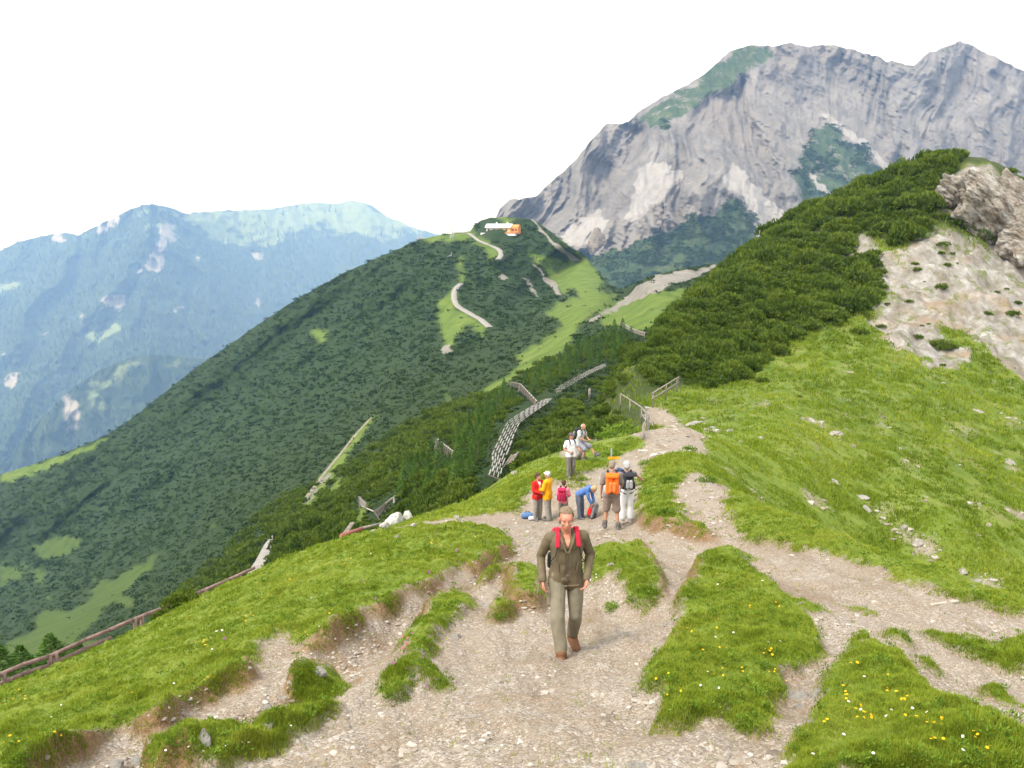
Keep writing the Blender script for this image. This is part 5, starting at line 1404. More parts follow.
def cloth(name, c, amt=.14): return mat_simple(name, c, .88, 14, amt, .15)
SKIN = mat_simple('skin', (.46, .235, .155), .55, 9, .12); SKIN_T = mat_simple('tanned_skin', (.50, .215, .145), .55, 9, .12)
EYE = mat_simple('eye', (.045, .035, .03), .3); LIP = mat_simple('lips', (.36, .13, .10), .5); BROW = mat_simple('eyebrow', (.20, .13, .08), .9); SCLERA = mat_simple('eye_white', (.62, .57, .52), .4)
def v3(*a): return np.array(a, float)
def default_pose():
    return dict(pel=v3(0, 0, .95), neck=v3(0, .0, 1.49), head=v3(0, -.025, 1.65), yaw=0., pitch=0.,
        shR=v3(-.185, 0, 1.425), shL=v3(.185, 0, 1.425), elR=v3(-.25, .03, 1.15), elL=v3(.25, .03, 1.15), wrR=v3(-.26, -.06, .905), wrL=v3(.26, -.06, .905),
        hpR=v3(-.095, 0, .92), hpL=v3(.095, 0, .92), knR=v3(-.105, -.02, .50), knL=v3(.105, -.02, .50), anR=v3(-.11, .03, .085), anL=v3(.11, .03, .085),
        toR=v3(-.14, -.16, .04), toL=v3(.14, -.16, .04), hdR=None, hdL=None)
def hand(J, s, prims, extra, scale=1.0):
    wr, el = J['wr' + s], J['el' + s]; d = unit(wr - el) if J['hd' + s] is None else unit(J['hd' + s])
    sx = -1 if s == 'R' else 1
    n = unit(np.cross(d, v3(0, 1, 0)) * sx)                    # back of the hand faces outwards
    b = unit(np.cross(n, d)) * (1 if np.cross(n, d)[1] < 0 else -1)   # towards the thumb (front)
    for q in (-.024, 0, .024): prims.append(cap_mesh(wr + d * .015 + b * q * .6, wr + d * .085 + b * q, .017, .015))
    curl = -n
    for k, (q, L) in enumerate(((-.033, .058), (-.011, .07), (.011, .076), (.033, .068))):
        p0 = wr + d * .075 + b * q; p1 = p0 + (d * .86 + curl * .35) * L * .55 + b * q * .05; p2 = p1 + (d * .45 + curl * .85) * L * .55
        extra.append(cap_mesh(p0, p1, .0098, .009, 8, 3)); extra.append(cap_mesh(p1, p2, .009, .0072, 8, 3))
    t0 = wr + d * .03 + b * .03; t1 = t0 + (d * .6 + b * .75) * .038; t2 = t1 + (d * .9 + curl * .35) * .034
    extra.append(cap_mesh(t0, t1, .013, .011, 8, 3)); extra.append(cap_mesh(t1, t2, .011, .0085, 8, 3))
def torso_frame(J):
    U = unit(J['neck'] - J['pel']); R = unit(J['shL'] - J['shR']); Fw = unit(np.cross(R, U)) * 1.0   # Fw: forward (-Y when upright)
    return U, R, Fw
def torso(J, pad, lo=0., hi=1., wid=1.0, belly=.0):
    U, R, Fw = torso_frame(J); L = np.linalg.norm(J['neck'] - J['pel']); p = J['pel']; out = []
    P = lambda u, x, y=0: p + U * u * L + R * x * wid + Fw * y
    if lo < .1:
        out.append(cap_mesh(P(.02, -.07), P(.02, .07), .108 + pad, .108 + pad)); 
    for s in (-1, 1):
        out.append(cap_mesh(P(max(.06, lo), s * .065), P(.45, s * .06, .01), .105 + pad + belly * .3, .100 + pad + belly))
        out.append(cap_mesh(P(.45, s * .06, .01), P(.80, s * .085), .100 + pad + belly, .098 + pad))
    out.append(cap_mesh(P(.74, -.06, .035), P(.74, .06, .035), .08 + pad, .08 + pad))
    out.append(cap_mesh(J['shR'] - U * .0, J['shL'], .056 + pad * .8, .056 + pad * .8))
    out.append(cap_mesh(J['neck'] - U * .08, J['neck'] - U * .02, .085 + pad * .5, .058 + pad * .4))
    return out
def headR(J): return Matrix.Rotation(J['yaw'], 3, 'Z') @ Matrix.Rotation(J['pitch'], 3, 'X')
class Person:
    def __init__(s, J, px, py, rot, H, label, skin=SKIN, voxel=.014, group=None, face=True, female=False, P=None, sink=.012):
        s.J = J; s.v = voxel; s.sc = H / 1.78
        s.P = gpt(px, py) if P is None else np.array(P); s.rot = rot
        R = headR(J); h = J['head']; hp = lambda x, y, z: np.array(R @ Vector((x, y, z))) + h
        Rm = np.array(R); pr = []; ex = []
        pr += torso(J, 0, wid=.93 if female else 1)
        pr.append(cap_mesh(J['neck'] - unit(J['neck'] - J['pel']) * .04, hp(0, .015, -.05), .056, .052))
        pr += [ell_mesh(hp(0, .022, .035), (.074, .093, .088), Rm), ell_mesh(hp(0, -.022, -.045), (.060, .070, .074), Rm), ell_mesh(hp(0, -.055, -.085), (.034, .032, .026), Rm),
               ell_mesh(hp(0, -.05, .035), (.058, .046, .045), Rm)]
        if face:
            pr += [cap_mesh(hp(0, -.088, .010), hp(0, -.113, -.026), .010, .0165), ell_mesh(hp(0, -.078, -.062), (.026, .018, .011), Rm)]
            for q in (-1, 1): pr += [ell_mesh(hp(q * .076, .012, -.008), (.011, .021, .032), Rm), cap_mesh(hp(q * .016, -.088, .026), hp(q * .048, -.078, .026), .010, .009), ell_mesh(hp(q * .04, -.062, -.025), (.024, .026, .022), Rm)]
        for q in 'RL':
            pr += [cap_mesh(J['sh' + q], J['el' + q], .052, .041), cap_mesh(J['el' + q], J['wr' + q], .041, .027)]
            pr += [cap_mesh(J['hp' + q], J['kn' + q], .088, .060), cap_mesh(J['kn' + q], J['an' + q], .058, .038), cap_mesh(J['an' + q] + [0, .0, -.03], J['to' + q], .042, .036)]
            hand(J, q, pr, ex)
        def mf(c):
            l = np.array(R.inverted() @ (c - Vector(h)))
            if l[1] < -.055 and face:
                for q in (-1, 1):
                    e = ((l[0] - q * .032) / .015) ** 2 + ((l[2] - .006) / .008) ** 2
                    if ((l[0] - q * .032) / .007) ** 2 + ((l[2] - .006) / .008) ** 2 < 1: return 1
                    if e < 1: return 4
                    if abs(l[0] - q * .034) < .02 and abs(l[2] - .030) < .006: return 3
                if abs(l[0]) < .024 and abs(l[2] + .062) < .008: return 2
            return 0
        me = fuse('person', pr, [skin, EYE, LIP, BROW, SCLERA], voxel, matf=mf, extra=ex, smooth_it=2)
        s.root = link('person', me, None, s.P - [0, 0, sink], label, 'person', group); s.root.scale = (s.sc,) * 3; s.root.rotation_euler = (0, 0, rot)
        s.hp = hp; s.R = R; s.Rm = Rm; s.h = h
    def part(s, name, prims, mat, wr=.004, **k):
        vox = k.pop('voxel', s.v)
        return link(name, fuse(name, prims, mat, vox, wr, seed=random.randrange(99), **k), s.root)
    def top(s, name, mat, pad=.016, sleeve=1.0, hem=.0, wr=.006, cut=None, apad=None, wid=1.0, **k):
        ap = pad if apad is None else apad
        J = s.J; U, R, Fw = torso_frame(J); pr = torso(J, pad, belly=.004, wid=wid)
        if hem: # skirt of the jacket over the hips
            for q in (-1, 1): pr.append(cap_mesh(J['pel'] + U * .05 + R * q * .07, J['pel'] - U * hem + R * q * .085, .108 + pad, .112 + pad))
        for q in 'RL':
            a, e, w = J['sh' + q], J['el' + q], J['wr' + q]
            if sleeve >= 1: pr += [cap_mesh(a, e, .056 + ap, .046 + ap), cap_mesh(e, e + (w - e) * .93, .046 + ap, .034 + ap * .8)]
            else: pr.append(cap_mesh(a, a + (e - a) * sleeve, .056 + pad, .054 + pad))
        return s.part(name, pr, mat, wr, cut=cut, **k)
    def legs(s, name, mat, pad=.014, length=1.0, wr=.007, flare=.0, thin=0., **k):
        J = s.J; U, R, Fw = torso_frame(J); pr = [cap_mesh(J['pel'] + R * -.07 + U * .02, J['pel'] + R * .07 + U * .02, .108 + pad, .108 + pad)]
        for q in 'RL':
            h, kn, a = J['hp' + q], J['kn' + q], J['an' + q]
            if length >= .6:
                pr += [cap_mesh(h, kn, .092 + pad, .066 + pad - thin), cap_mesh(kn, kn + (a - kn) * ((length - .5) * 2 * .95), .066 + pad - thin, .054 + pad + flare - thin)]
            else: pr.append(cap_mesh(h, h + (kn - h) * length * 2, .094 + pad, .080 + pad + flare))
        return s.part(name, pr, mat, wr, wz=.45, **k)
    def boots(s, mat, sole=None, pad=.013, shaft=.05):
        for q in 'RL':
            a, t = s.J['an' + q], s.J['to' + q]
            b = s.part('boot', [cap_mesh(a + [0, 0, -.025], t, .045 + pad, .036 + pad * .7), cap_mesh(a + [0, 0, -.02], a + [0, 0, shaft], .045 + pad, .048 + pad), cap_mesh(a + [0, .035, -.035], a + [0, .02, -.02], .042 + pad * .6, .04)], mat, .001, voxel=min(s.v, .011))
            if sole:
                z = -.062; d = unit((t - a) * [1, 1, 0]); 
                link('sole', fuse('sole', [cap_mesh(a + [0, .03, z + .012], t + [0, -.01, -.022], .034, .034), ], sole, min(s.v, .011)), b)
    def hair(s, mat, full=1.0, line=.055, back=-.02, bald=False, vol=.012):
        h = s.hp; pr = [ell_mesh(h(0, .03, .045), (.078 + vol, .092 + vol, .086 + vol), s.Rm), ell_mesh(h(0, .06, -.005), (.068 + vol, .058 + vol, .07 + vol * full), s.Rm)]
        Ri = s.R.inverted(); hv = Vector(s.h)
        def cut(c):
            l = Ri @ (c - hv)
            if bald and l.z > .06: return True
            return (l.y < .0 and l.z < line + .25 * max(0, -.04 - l.y)) or (l.y < .035 and l.z < back) or l.z < -.085
        return s.part('hair', pr, mat, .005, wrs=45, cut=cut, voxel=min(s.v, .010), wz=.4)
    def cap(s, mat, brim=True):
        h = s.hp; pr = [ell_mesh(h(0, .02, .055), (.092, .108, .082), s.Rm)]
        if brim: pr += [cap_mesh(h(-.04, -.10, .052), h(.04, -.10, .052), .022, .022), cap_mesh(h(-.03, -.135, .042), h(.03, -.135, .042), .015, .015)]
        Ri = s.R.inverted(); hv = Vector(s.h)
        return s.part('cap', pr, mat, 0, cut=lambda c: (Ri @ (c - hv)).z < .028, voxel=min(s.v, .012))
    def local(s, p):  # to world
        return Matrix.Translation(s.root.location) @ Matrix.Rotation(s.rot, 4, 'Z') @ Matrix.Scale(s.sc, 4)
def pack_meshes(J, c1, c2, c3, size=(.30, .17, .50), up=.02, back=.10):
    """rucksack on a torso: shell, lid, front pocket, two side pockets, straps"""
    U, R, Fw = torso_frame(J); w, d, h = size; c = J['neck'] - U * (h / 2 + .02 - up) - Fw * (back + d / 2 + .012)
    P = lambda x, y, z: c + R * x + Fw * y + U * z
    out = []
    pr = []
    for x in (-1, 1):
        for y in (-1, 1): pr.append(cap_mesh(P(x * (w / 2 - .06), y * (d / 2 - .06), -h / 2 + .06), P(x * (w / 2 - .065), y * (d / 2 - .065), h / 2 - .08), .06, .055))
    pr.append(cap_mesh(P(-.06, 0, -h / 2 + .08), P(.06, 0, h / 2 - .1), .07, .07))
    out.append(('shell', pr, c1)); 
    out.append(('lid', [cap_mesh(P(-w / 2 + .06, -.01, h / 2 - .04), P(w / 2 - .06, -.01, h / 2 - .04), .068, .068), cap_mesh(P(-w / 2 + .06, -d / 2 + .03, h / 2 - .06), P(w / 2 - .06, -d / 2 + .03, h / 2 - .06), .05, .05)], c1))
    out.append(('front_pocket', [cap_mesh(P(-.05, -d / 2 - .005, -h * .30), P(-.045, -d / 2 - .01, h * .06), .045, .045), cap_mesh(P(.05, -d / 2 - .005, -h * .30), P(.045, -d / 2 - .01, h * .06), .045, .045)], c2))
    for x in (-1, 1): out.append(('side_pocket', [cap_mesh(P(x * w / 2, 0, -h * .38), P(x * w / 2, 0, -h * .12), .045, .04)], c3))
    for s, q in (('R', -1), ('L', 1)):
        sh = J['sh' + s]; a = J['neck'] * .42 + sh * .58
        pts = [P(q * .07, d / 2, h / 2 - .06), a - Fw * .06 + U * .055, a + U * .085 + Fw * .01, a + Fw * .085 + U * .03, a + Fw * .135 - U * .08 + R * q * .01, a + Fw * .125 - U * .20 + R * q * .035, a + Fw * .06 - U * .30 + R * q * .085, P(q * (w / 2 - .02), d / 2, -h * .36)]
        pr = []; web = []
        for i in range(len(pts) - 1):
            wid = .021 if i < 4 else .011
            for o_ in (-.014, 0, .014) if i < 4 else (0,): (pr if i < 4 else web).append(cap_mesh(pts[i] + R * o_, pts[i + 1] + R * o_, wid * .72, wid * .72, 8, 3))
        out.append(('strap', pr, c3)); out.append(('webbing', web, BLACK))
    return c, out
def backpack(person, c1, c2, c3, label, strapmat=None, name='backpack', **k):
    c, parts = pack_meshes(person.J, c1, c2, c3, **k); root = None
    for nm, pr, m in parts:
        if nm == 'strap' and strapmat: m = strapmat
        me = fuse(nm, pr, m, .011 if nm not in ('strap', 'webbing') else .008, .004 if nm == 'shell' else .001, seed=random.randrange(99))
        if root is None:
            root = link(name, me, None, None, label, 'backpack'); root.location = person.root.location; root.rotation_euler = person.root.rotation_euler; root.scale = person.root.scale
        else: link(nm, me, root)
    return root

# --- the hiker walking towards us
J = default_pose(); 
J.update(pel=v3(.0, -.01, .945), neck=v3(-.005, -.055, 1.475), head=v3(-.015, -.10, 1.635), pitch=.13, yaw=-.05,
    shR=v3(-.19, -.05, 1.41), shL=v3(.185, -.04, 1.415), elR=v3(-.28, .05, 1.165), elL=v3(.285, .05, 1.17), wrR=v3(-.275, -.11, .93), wrL=v3(.215, -.17, .955), hdR=v3(.06, -.30, -.95), hdL=v3(-.25, -.50, -.8),
    hpR=v3(-.098, -.02, .92), hpL=v3(.098, .01, .915), knR=v3(-.110, -.20, .515), knL=v3(.105, -.06, .49), anR=v3(-.080, -.29, .095), anL=v3(.105, .15, .13), toR=v3(-.12, -.545, .055), toL=v3(.13, -.02, .055))
OLIVE = cloth('olive_fleece', (.135, .108, .066)); KHAKI = cloth('khaki_trousers', (.205, .182, .132)); BROWNB = cloth('brown_leather', (.17, .085, .045)); SOLE = mat_simple('boot_sole', (.06, .05, .045)); RED = cloth('red_nylon', (.46, .022, .045)); BLACK = cloth('black_webbing', (.025, .025, .03)); SALM = cloth('salmon_shirt', (.62, .26, .17)); HAIRB = mat_simple('greying_blond_hair', (.185, .135, .09), .85, 70, .5); DRED = cloth('dark_red_nylon', (.26, .015, .03))
man = Person(J, 565, 652, math.radians(4), 1.79, 'man in olive fleece and khaki trousers striding up the trail towards the viewer', SKIN_T, .0075)
U, R_, Fw = torso_frame(J); nk = J['neck']
def vcut(c):
    z = c.z; f = -(c.y - nk[1])
    return f > .03 and z > 1.33 and abs(c.x - nk[0]) < .006 + .30 * (z - 1.33) and z < 1.62
man.top('shirt', SALM, .004, .12, 0, .001)
man.top('jacket', OLIVE, .017, 1.0, .07, .008, apad=.009, wid=.95, cut=lambda c: vcut(c) or c.z > 1.53 and False)
col = []
for q in (-1, 1):
    col += [cap_mesh(nk + v3(q * .075, .03, .0), nk + v3(q * .082, -.06, -.015), .022, .022), cap_mesh(nk + v3(q * .082, -.06, -.015), nk + v3(q * .055, -.115, -.09), .022, .02), cap_mesh(nk + v3(q * .055, -.115, -.09), nk + v3(q * .014, -.135, -.20), .02, .012)]
col.append(cap_mesh(nk + v3(-.075, .03, .0), nk + v3(.075, .03, .0), .026, .026))
man.part('collar', col, OLIVE, .002)
man.part('zipper', [cap_mesh(J['pel'] + U * u0 + Fw * y0, J['pel'] + U * u1 + Fw * y1, .006, .006, 8, 3) for u0, y0, u1, y1 in ((-.08, .138, .10, .141), (.10, .141, .30, .146))], SOLE, 0, voxel=.006)
for q in (-1, 1): man.part('pocket_flap', [cap_mesh(J['pel'] + U * .10 + Fw * .12 + R_ * q * .095, J['pel'] + U * .20 + Fw * .120 + R_ * q * .115, .010, .010, 8, 3)], OLIVE, 0, voxel=.007)
man.part('waistband', [cap_mesh(J['pel'] - U * .075 + R_ * x0 + Fw * y0, J['pel'] - U * .075 + R_ * x1 + Fw * y1, .016, .016, 8, 3) for x0, y0, x1, y1 in ((-.19, .03, -.12, .115), (-.12, .115, .12, .115), (.12, .115, .19, .03), (.19, .03, .12, -.10), (-.19, .03, -.12, -.10), (-.12, -.10, .12, -.10))], OLIVE, .001)
man.legs('trousers', KHAKI, .015, .93, .011, .0, .002)
for q in 'R': man.part('cargo_pocket', [cap_mesh(J['hpR'] * .55 + J['knR'] * .45 + v3(-.095, -.0, .05), J['hpR'] * .45 + J['knR'] * .55 + v3(-.09, -.0, -.04), .03, .03)], KHAKI, .002)
for q, s in (('R', -1), ('L', 1)): man.part('cuff', [cap_mesh(J['el' + q] + (J['wr' + q] - J['el' + q]) * .88, J['el' + q] + (J['wr' + q] - J['el' + q]) * .96, .047, .044)], OLIVE, .001)
man.part('watch', [cap_mesh(J['wrL'] + v3(.012, 0, .0), J['wrL'] + v3(.03, -.012, .0), .024, .018)], mat_simple('watch_metal', (.75, .75, .74), .3), 0)
man.boots(BROWNB, SOLE, .018); man.hair(HAIRB, line=.085, vol=.006)
backpack(man, RED, DRED, BLACK, 'bright red rucksack worn by the hiker in the olive fleece', strapmat=RED, up=-.05, size=(.29, .17, .48))

# --- the group further back
GREYT = cloth('grey_trousers', (.26, .24, .21)); GREYD = cloth('dark_grey_trousers', (.17, .155, .135)); WHITE = cloth('white_cotton', (.76, .76, .77), .06); WHITEC = cloth('white_cap', (.80, .80, .80), .05)
DKH = mat_simple('dark_brown_hair', (.075, .035, .022), .7, 50, .3); GRH = mat_simple('grey_hair', (.40, .385, .37), .8, 50, .2); BLH = mat_simple('blond_hair', (.45, .30, .15), .8, 50, .3); DGB = cloth('grey_boots', (.13, .12, .115))
REDJ = cloth('red_jacket_cloth', (.52, .020, .018)); YEL = cloth('yellow_jacket_cloth', (.78, .36, .010)); PINK = cloth('pink_shirt', (.66, .20, .26)); BLUE = cloth('blue_shirt', (.075, .17, .46)); NAVY = cloth('blue_grey_trousers', (.13, .155, .22)); ORG = cloth('orange_nylon', (.80, .155, .018)); GRS = cloth('grey_brown_shirt', (.21, .175, .16)); SHORT = cloth('taupe_shorts', (.25, .19, .16)); SILV = cloth('silver_grey_nylon', (.40, .40, .42)); DBLUE = cloth('navy_nylon', (.035, .06, .15)); LGREY = cloth('light_grey_shirt', (.42, .43, .42))
PXV = .017
# red jacket, facing right
J = default_pose(); J.update(elR=v3(-.23, -.06, 1.16), wrR=v3(-.10, -.25, 1.12), hdR=v3(.6, -.5, -.1), elL=v3(.22, -.08, 1.16), wrL=v3(.06, -.27, 1.08), hdL=v3(-.5, -.6, -.1), yaw=.25, pitch=.1)
p = Person(J, 537.5, 520, math.radians(38), 1.70, 'person in a red jacket and grey trousers turned towards the one in yellow', voxel=PXV)
p.top('shirt', WHITE, .004, .3, 0, .002); p.top('jacket', REDJ, .024, 1, .06, .009, cut=lambda c: c.y < -.03 and c.z > 1.18 and abs(c.x) < .022 + .14 * (c.z - 1.18)); p.legs('trousers', GREYT, .02, 1, .012, .01); p.boots(DGB); p.hair(DKH, vol=.018, line=.05)
p.part('headscarf', [ell_mesh(p.hp(0, .035, .06), (.094, .108, .075), p.Rm)], cloth('dark_grey_scarf', (.16, .14, .15)), .002, cut=lambda c: c.z < J['head'][2] + .05)
# yellow jacket, white cap, seen from behind and the side
J = default_pose(); J.update(elR=v3(-.24, -.04, 1.16), wrR=v3(-.16, -.24, 1.06), elL=v3(.24, -.07, 1.17), wrL=v3(.12, -.28, 1.10), hdL=v3(-.3, -.9, 0), yaw=-.2, anL=v3(.12, .12, .085), toL=v3(.15, -.07, .04), knL=v3(.11, .03, .5))
p = Person(J, 547.5, 520, math.radians(-118), 1.76, 'person in a yellow jacket and white cap with back half turned', voxel=PXV)
p.top('jacket', YEL, .026, 1, .10, .010); p.legs('trousers', GREYT, .018, 1, .012, .01); p.boots(DGB); p.hair(GRH, vol=.008, line=.02); p.cap(WHITEC)
# pink shirt with crimson rucksack, from behind
J = default_pose(); J.update(yaw=.3, pitch=.25, head=v3(.0, -.06, 1.635), elL=v3(.24, -.02, 1.16), wrL=v3(.2, -.16, .96), elR=v3(-.24, -.06, 1.17), wrR=v3(-.13, -.24, 1.05))
p = Person(J, 563, 523, math.radians(160), 1.52, 'short person in a pink shirt carrying a crimson rucksack, seen from behind', voxel=PXV)
p.top('shirt', PINK, .016, 1, .02, .007); p.legs('trousers', GREYD, .016, 1, .010); p.boots(DGB); p.hair(DKH, vol=.016, line=.05)
backpack(p, cloth('crimson_nylon', (.42, .02, .07)), cloth('crimson_pocket', (.34, .02, .06)), BLACK, 'crimson rucksack with black side straps on the short person in pink', size=(.32, .18, .52), back=.085)
# blue shirt, bent over a rucksack on the ground
J = default_pose(); J.update(pel=v3(0, .10, .93), neck=v3(0, -.34, 1.22), head=v3(0, -.46, 1.17), pitch=1.0, shR=v3(-.18, -.29, 1.20), shL=v3(.18, -.29, 1.20), elR=v3(-.19, -.33, .92), elL=v3(.19, -.33, .92), wrR=v3(-.13, -.42, .68), wrL=v3(.10, -.44, .66), hdR=v3(.1, -.2, -1), hdL=v3(-.1, -.2, -1),
    hpR=v3(-.095, .10, .90), hpL=v3(.095, .10, .90), knR=v3(-.105, .06, .49), knL=v3(.105, .02, .49))
p = Person(J, 581.5, 518.5, math.radians(62), 1.68, 'person in a blue shirt bending over an open rucksack on the ground', voxel=PXV)
p.top('shirt', BLUE, .018, 1, .0, .008); p.legs('trousers', NAVY, .018, 1, .012); p.boots(DGB); p.hair(BLH, vol=.016, line=.05)
# the rucksack on the ground
J2 = default_pose(); J2.update(pel=v3(0, .12, -.10), neck=v3(0, .0, .50), shR=v3(-.17, 0, .44), shL=v3(.17, 0, .44))
c, parts = pack_meshes(J2, cloth('grey_nylon', (.16, .16, .17)), REDJ, BLACK, size=(.34, .22, .56)); root = None; gp = gpt(592, 518)
for nm, pr, m in parts:
    if nm in ('strap', 'webbing'): continue
    pr = [(V - np.array([c[0], c[1], c[2] - .27]), F) for V, F in pr]; me = fuse(nm, pr, m, .013, .003)
    if root is None: root = link('backpack', me, None, gp, 'grey rucksack with a red front standing on the trail before the bending person', 'backpack'); root.rotation_euler = (.12, 0, math.radians(-125 + 180 + 62))
    else: link(nm, me, root)
# man with the orange rucksack, from behind
J = default_pose(); J.update(yaw=-.15, pitch=.35, head=v3(0, -.07, 1.63), anR=v3(-.17, .06, .085), toR=v3(-.22, -.12, .04), knR=v3(-.14, .0, .5), anL=v3(.15, -.08, .085), toL=v3(.18, -.27, .04), knL=v3(.12, -.09, .5), elR=v3(-.25, -.05, 1.15), wrR=v3(-.2, -.2, .95))
p = Person(J, 611, 529, math.radians(176), 1.72, 'man in a grey shirt and taupe shorts with an orange rucksack, seen from behind', voxel=PXV)
p.top('shirt', GRS, .02, .75, .03, .009); p.legs('shorts', SHORT, .016, .47, .006, .004); p.boots(DGB, None, .016, .10); p.hair(mat_simple('grey_brown_hair', (.24, .19, .15), .8, 50, .3), vol=.006, line=.03)
backpack(p, ORG, cloth('orange_pocket', (.84, .20, .05)), SILV, 'orange rucksack with pale side pockets on the man in shorts', strapmat=BLACK, size=(.33, .19, .52), up=.03)
# woman in white trousers with the black rucksack
J = default_pose(); J.update(yaw=.0, pitch=.3, head=v3(0, -.06, 1.63), elR=v3(-.36, -.13, 1.30), wrR=v3(-.50, -.32, 1.16), hdR=v3(-.6, -.7, -.25), elL=v3(.24, -.05, 1.16), wrL=v3(.18, -.24, 1.02))
p = Person(J, 626, 523, math.radians(186), 1.60, 'grey haired woman in white trousers carrying a black rucksack, arm out', voxel=PXV, female=True)
p.top('shirt', cloth('dark_vest', (.10, .095, .11)), .014, .25, .02, .006); p.legs('trousers', WHITE, .022, .9, .010, .016); p.boots(mat_simple('pale_shoes', (.45, .40, .35))); p.hair(GRH, vol=.024, line=.05)
backpack(p, cloth('black_nylon', (.035, .037, .045)), SILV, BLACK, 'black rucksack with a pale stripe on the woman in white trousers', size=(.30, .17, .46), up=.02)
# person bending beyond the couple
J = default_pose(); J.update(pel=v3(0, .06, .94), neck=v3(0, -.18, 1.40), head=v3(.0, -.27, 1.50), pitch=.55, shR=v3(-.185, -.14, 1.35), shL=v3(.185, -.14, 1.35), elR=v3(-.27, -.27, 1.14), wrR=v3(-.24, -.46, 1.08), elL=v3(.25, -.26, 1.12), wrL=v3(.12, -.46, 1.06), hpR=v3(-.095, .05, .91), hpL=v3(.095, .05, .91))
p = Person(J, 619, 510, math.radians(-55), 1.74, 'grey haired person in a white shirt leaning forward beyond the couple', voxel=PXV)
p.top('shirt', WHITE, .018, .6, .02, .008); p.legs('trousers', GREYD, .016, 1, .010); p.boots(DGB); p.hair(GRH, vol=.014, line=.06)
backpack(p, DBLUE, cloth('blue_pocket', (.07, .14, .36)), BLACK, 'navy blue rucksack on the grey haired person beyond the couple', size=(.29, .15, .42))
# man in a white shirt, standing higher up
J = default_pose(); J.update(yaw=.5, pitch=.2, elR=v3(-.27, .06, 1.15), wrR=v3(-.10, -.16, 1.02), hdR=v3(.6, -.4, -.5), elL=v3(.28, -.04, 1.18), wrL=v3(.26, -.24, 1.12), hdL=v3(.2, -.8, -.3), anR=v3(-.13, -.05, .085), toR=v3(-.16, -.24, .04), anL=v3(.14, .06, .085), toL=v3(.22, -.11, .04))
p = Person(J, 570.5, 477, math.radians(28), 1.78, 'man in a white shirt and grey trousers standing above the group', voxel=PXV)
p.top('shirt', WHITE, .018, .65, .05, .009); p.legs('trousers', GREYD, .018, 1, .013, .008); p.boots(DGB); p.hair(DKH, vol=.006, line=.04); p.cap(cloth('dark_cap', (.10, .09, .085)))
backpack(p, BLACK, GREYD, BLACK, 'small black rucksack on the man in the white shirt', size=(.27, .14, .40))
# seated bald man with his leg stretched out
Ps = at(581, 463, 35.5)
J = default_pose(); J.update(pel=v3(0, .05, .80), neck=v3(0, -.08, 1.31), head=v3(.0, -.15, 1.46), pitch=.45, yaw=.1, shR=v3(-.185, -.05, 1.26), shL=v3(.185, -.05, 1.26), elR=v3(-.25, -.13, 1.02), elL=v3(.25, -.13, 1.02), wrR=v3(-.14, -.33, .93), wrL=v3(.14, -.33, .92), hdR=v3(.4, -.9, -.2), hdL=v3(-.4, -.9, -.2),
    hpR=v3(-.10, .02, .77), hpL=v3(.10, .02, .77), knR=v3(-.13, -.30, .55), knL=v3(.14, -.37, .62), anR=v3(-.13, -.22, .10), toR=v3(-.15, -.41, .05), anL=v3(.17, -.66, .30), toL=v3(.20, -.84, .36))
p = Person(J, 581, 463, math.radians(52), 1.80, 'bald man in a grey shirt and shorts sitting on a boulder, one leg out', voxel=PXV, P=gpt(580, 460))
p.top('shirt', LGREY, .018, .7, .02, .008); p.legs('shorts', cloth('grey_blue_shorts', (.22, .22, .26)), .022, .5, .008, .012); p.boots(DGB, None, .016, .09); p.hair(GRH, vol=.004, bald=True)
backpack(p, cloth('black_pack', (.04, .042, .05)), SILV, BLACK, 'black rucksack with grey pocket on the seated bald man', size=(.30, .17, .46))
sr = link('stone', bm_mesh('stone', rock_bm(699, 3, .8), STONE), None, p.root.location + Vector((-.05, .14, .32)), 'grey boulder the bald man is sitting on', 'rock'); sr.scale = (.34, .30, .52)
# bag on the ground by the red jacket
bg_ = gpt(527.5, 518.5); me = fuse('bag', [cap_mesh((-.12, 0, .10), (.12, 0, .11), .11, .10), cap_mesh((-.1, .02, .16), (.1, .02, .17), .07, .06)], cloth('blue_bag', (.09, .17, .34)), .015, .006)
bo = link('bag', me, None, bg_, 'small blue bag lying on the ground beside the red jacketed person', 'bag'); link('handle', fuse('handle', [cap_mesh((-.08, 0, .22), (-.05, 0, .27), .012, .012), cap_mesh((-.05, 0, .27), (.05, 0, .27), .012, .012), cap_mesh((.05, 0, .27), (.08, 0, .22), .012, .012)], BLACK, .008), bo)
me = fuse('bag', [cap_mesh((-.10, 0, .08), (.10, .03, .07), .085, .07), cap_mesh((.0, .0, .12), (.06, .0, .13), .05, .05)], cloth('pale_bag_cloth', (.55, .57, .62)), .015, .008)
link('bag', me, None, gpt(533.5, 520.5), 'small pale bundle on the ground right of the blue bag', 'bag')
print('people', round(time.time() - T0, 1))
# ------------------------------------------------------------------ air, light, camera
SUN_EL, SUN_AZ = math.radians(56), math.radians(-128)      # azimuth from +Y towards +X: behind the camera, to the left
hz = bpy.data.materials.new('haze'); hz.use_nodes = True
nt = hz.node_tree; nt.nodes.remove(nt.nodes['Principled BSDF'])
pv = nt.nodes.new('ShaderNodeVolumePrincipled')
pv.inputs['Color'].default_value = (.31, .54, 1.0, 1); pv.inputs['Density'].default_value = HAZE
pv.inputs['Absorption Color'].default_value = (1, 1, 1, 1)
pv.inputs['Anisotropy'].default_value = .1
nt.links.new(pv.outputs[0], nt.nodes['Material Output'].inputs['Volume'])
bm = bmesh.new(); bm_box(bm, (0, 7900, -500), (36000, 20400, 3500))
link('haze', bm_mesh('haze', bm, hz), kind='stuff')

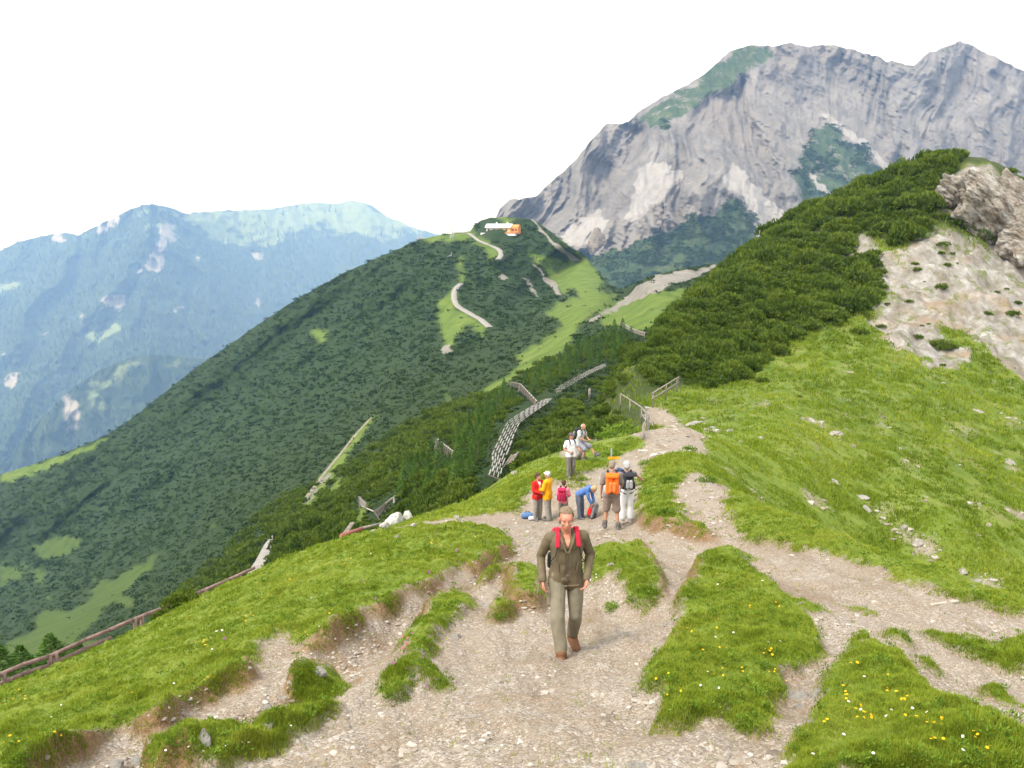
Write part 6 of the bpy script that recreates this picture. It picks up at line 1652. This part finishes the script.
w = bpy.data.worlds.new('World'); scene.world = w; w.use_nodes = True
wn = w.node_tree; bg = wn.nodes['Background']
sky = wn.nodes.new('ShaderNodeTexSky'); sky.sky_type = 'NISHITA'; sky.sun_disc = False
sky.sun_elevation = SUN_EL; sky.sun_rotation = SUN_AZ; sky.altitude = 1900; sky.air_density = 1.0; sky.dust_density = 4.0; sky.ozone_density = 1.0
hs = wn.nodes.new('ShaderNodeHueSaturation'); hs.inputs['Saturation'].default_value = .12; hs.inputs['Value'].default_value = 1.0
wn.links.new(sky.outputs[0], hs.inputs['Color'])
# thin even cloud: most of the sky is one pale sheet
mx = wn.nodes.new('ShaderNodeMix'); mx.data_type = 'RGBA'; mx.inputs[0].default_value = .6
mx.inputs[7].default_value = (7.2, 7.3, 7.5, 1)
wn.links.new(hs.outputs[0], mx.inputs[6]); wn.links.new(mx.outputs[2], bg.inputs['Color'])
bg.inputs['Strength'].default_value = .072

sl = bpy.data.lights.new('sun', 'SUN'); sl.energy = 1.4; sl.angle = math.radians(24); sl.color = (1, .95, .88)
so = bpy.data.objects.new('sun', sl); COL.objects.link(so)
d = Vector((math.cos(SUN_EL) * math.sin(SUN_AZ), math.cos(SUN_EL) * math.cos(SUN_AZ), math.sin(SUN_EL)))
so.rotation_euler = d.to_track_quat('Z', 'Y').to_euler(); so.location = d * 300

cam = bpy.data.cameras.new('camera'); cam.sensor_width = 36; cam.lens = F_PX * 36 / 1024
cam.clip_start = .1; cam.clip_end = 60000
co = bpy.data.objects.new('camera', cam); COL.objects.link(co); co.rotation_euler = (PI / 2 - PITCH, 0, 0)
scene.camera = co
scene.view_settings.view_transform = 'Standard'; scene.view_settings.look = 'None'; scene.view_settings.gamma = 1
scene.view_settings.use_curve_mapping = False; scene.view_settings.exposure = EXPOSURE
cy = scene.cycles
cy.use_denoising = True; cy.denoiser = 'OPENIMAGEDENOISE'; cy.denoising_prefilter = 'ACCURATE'; cy.denoising_input_passes = 'RGB_ALBEDO_NORMAL'
cy.max_bounces = 5; cy.diffuse_bounces = 3; cy.glossy_bounces = 1; cy.transmission_bounces = 2; cy.volume_bounces = 1; cy.transparent_max_bounces = 4
cy.use_adaptive_sampling = True; cy.adaptive_threshold = .015
cy.caustics_reflective = False; cy.caustics_refractive = False
scene.render.film_transparent = False
print('script', round(time.time() - T0, 1))
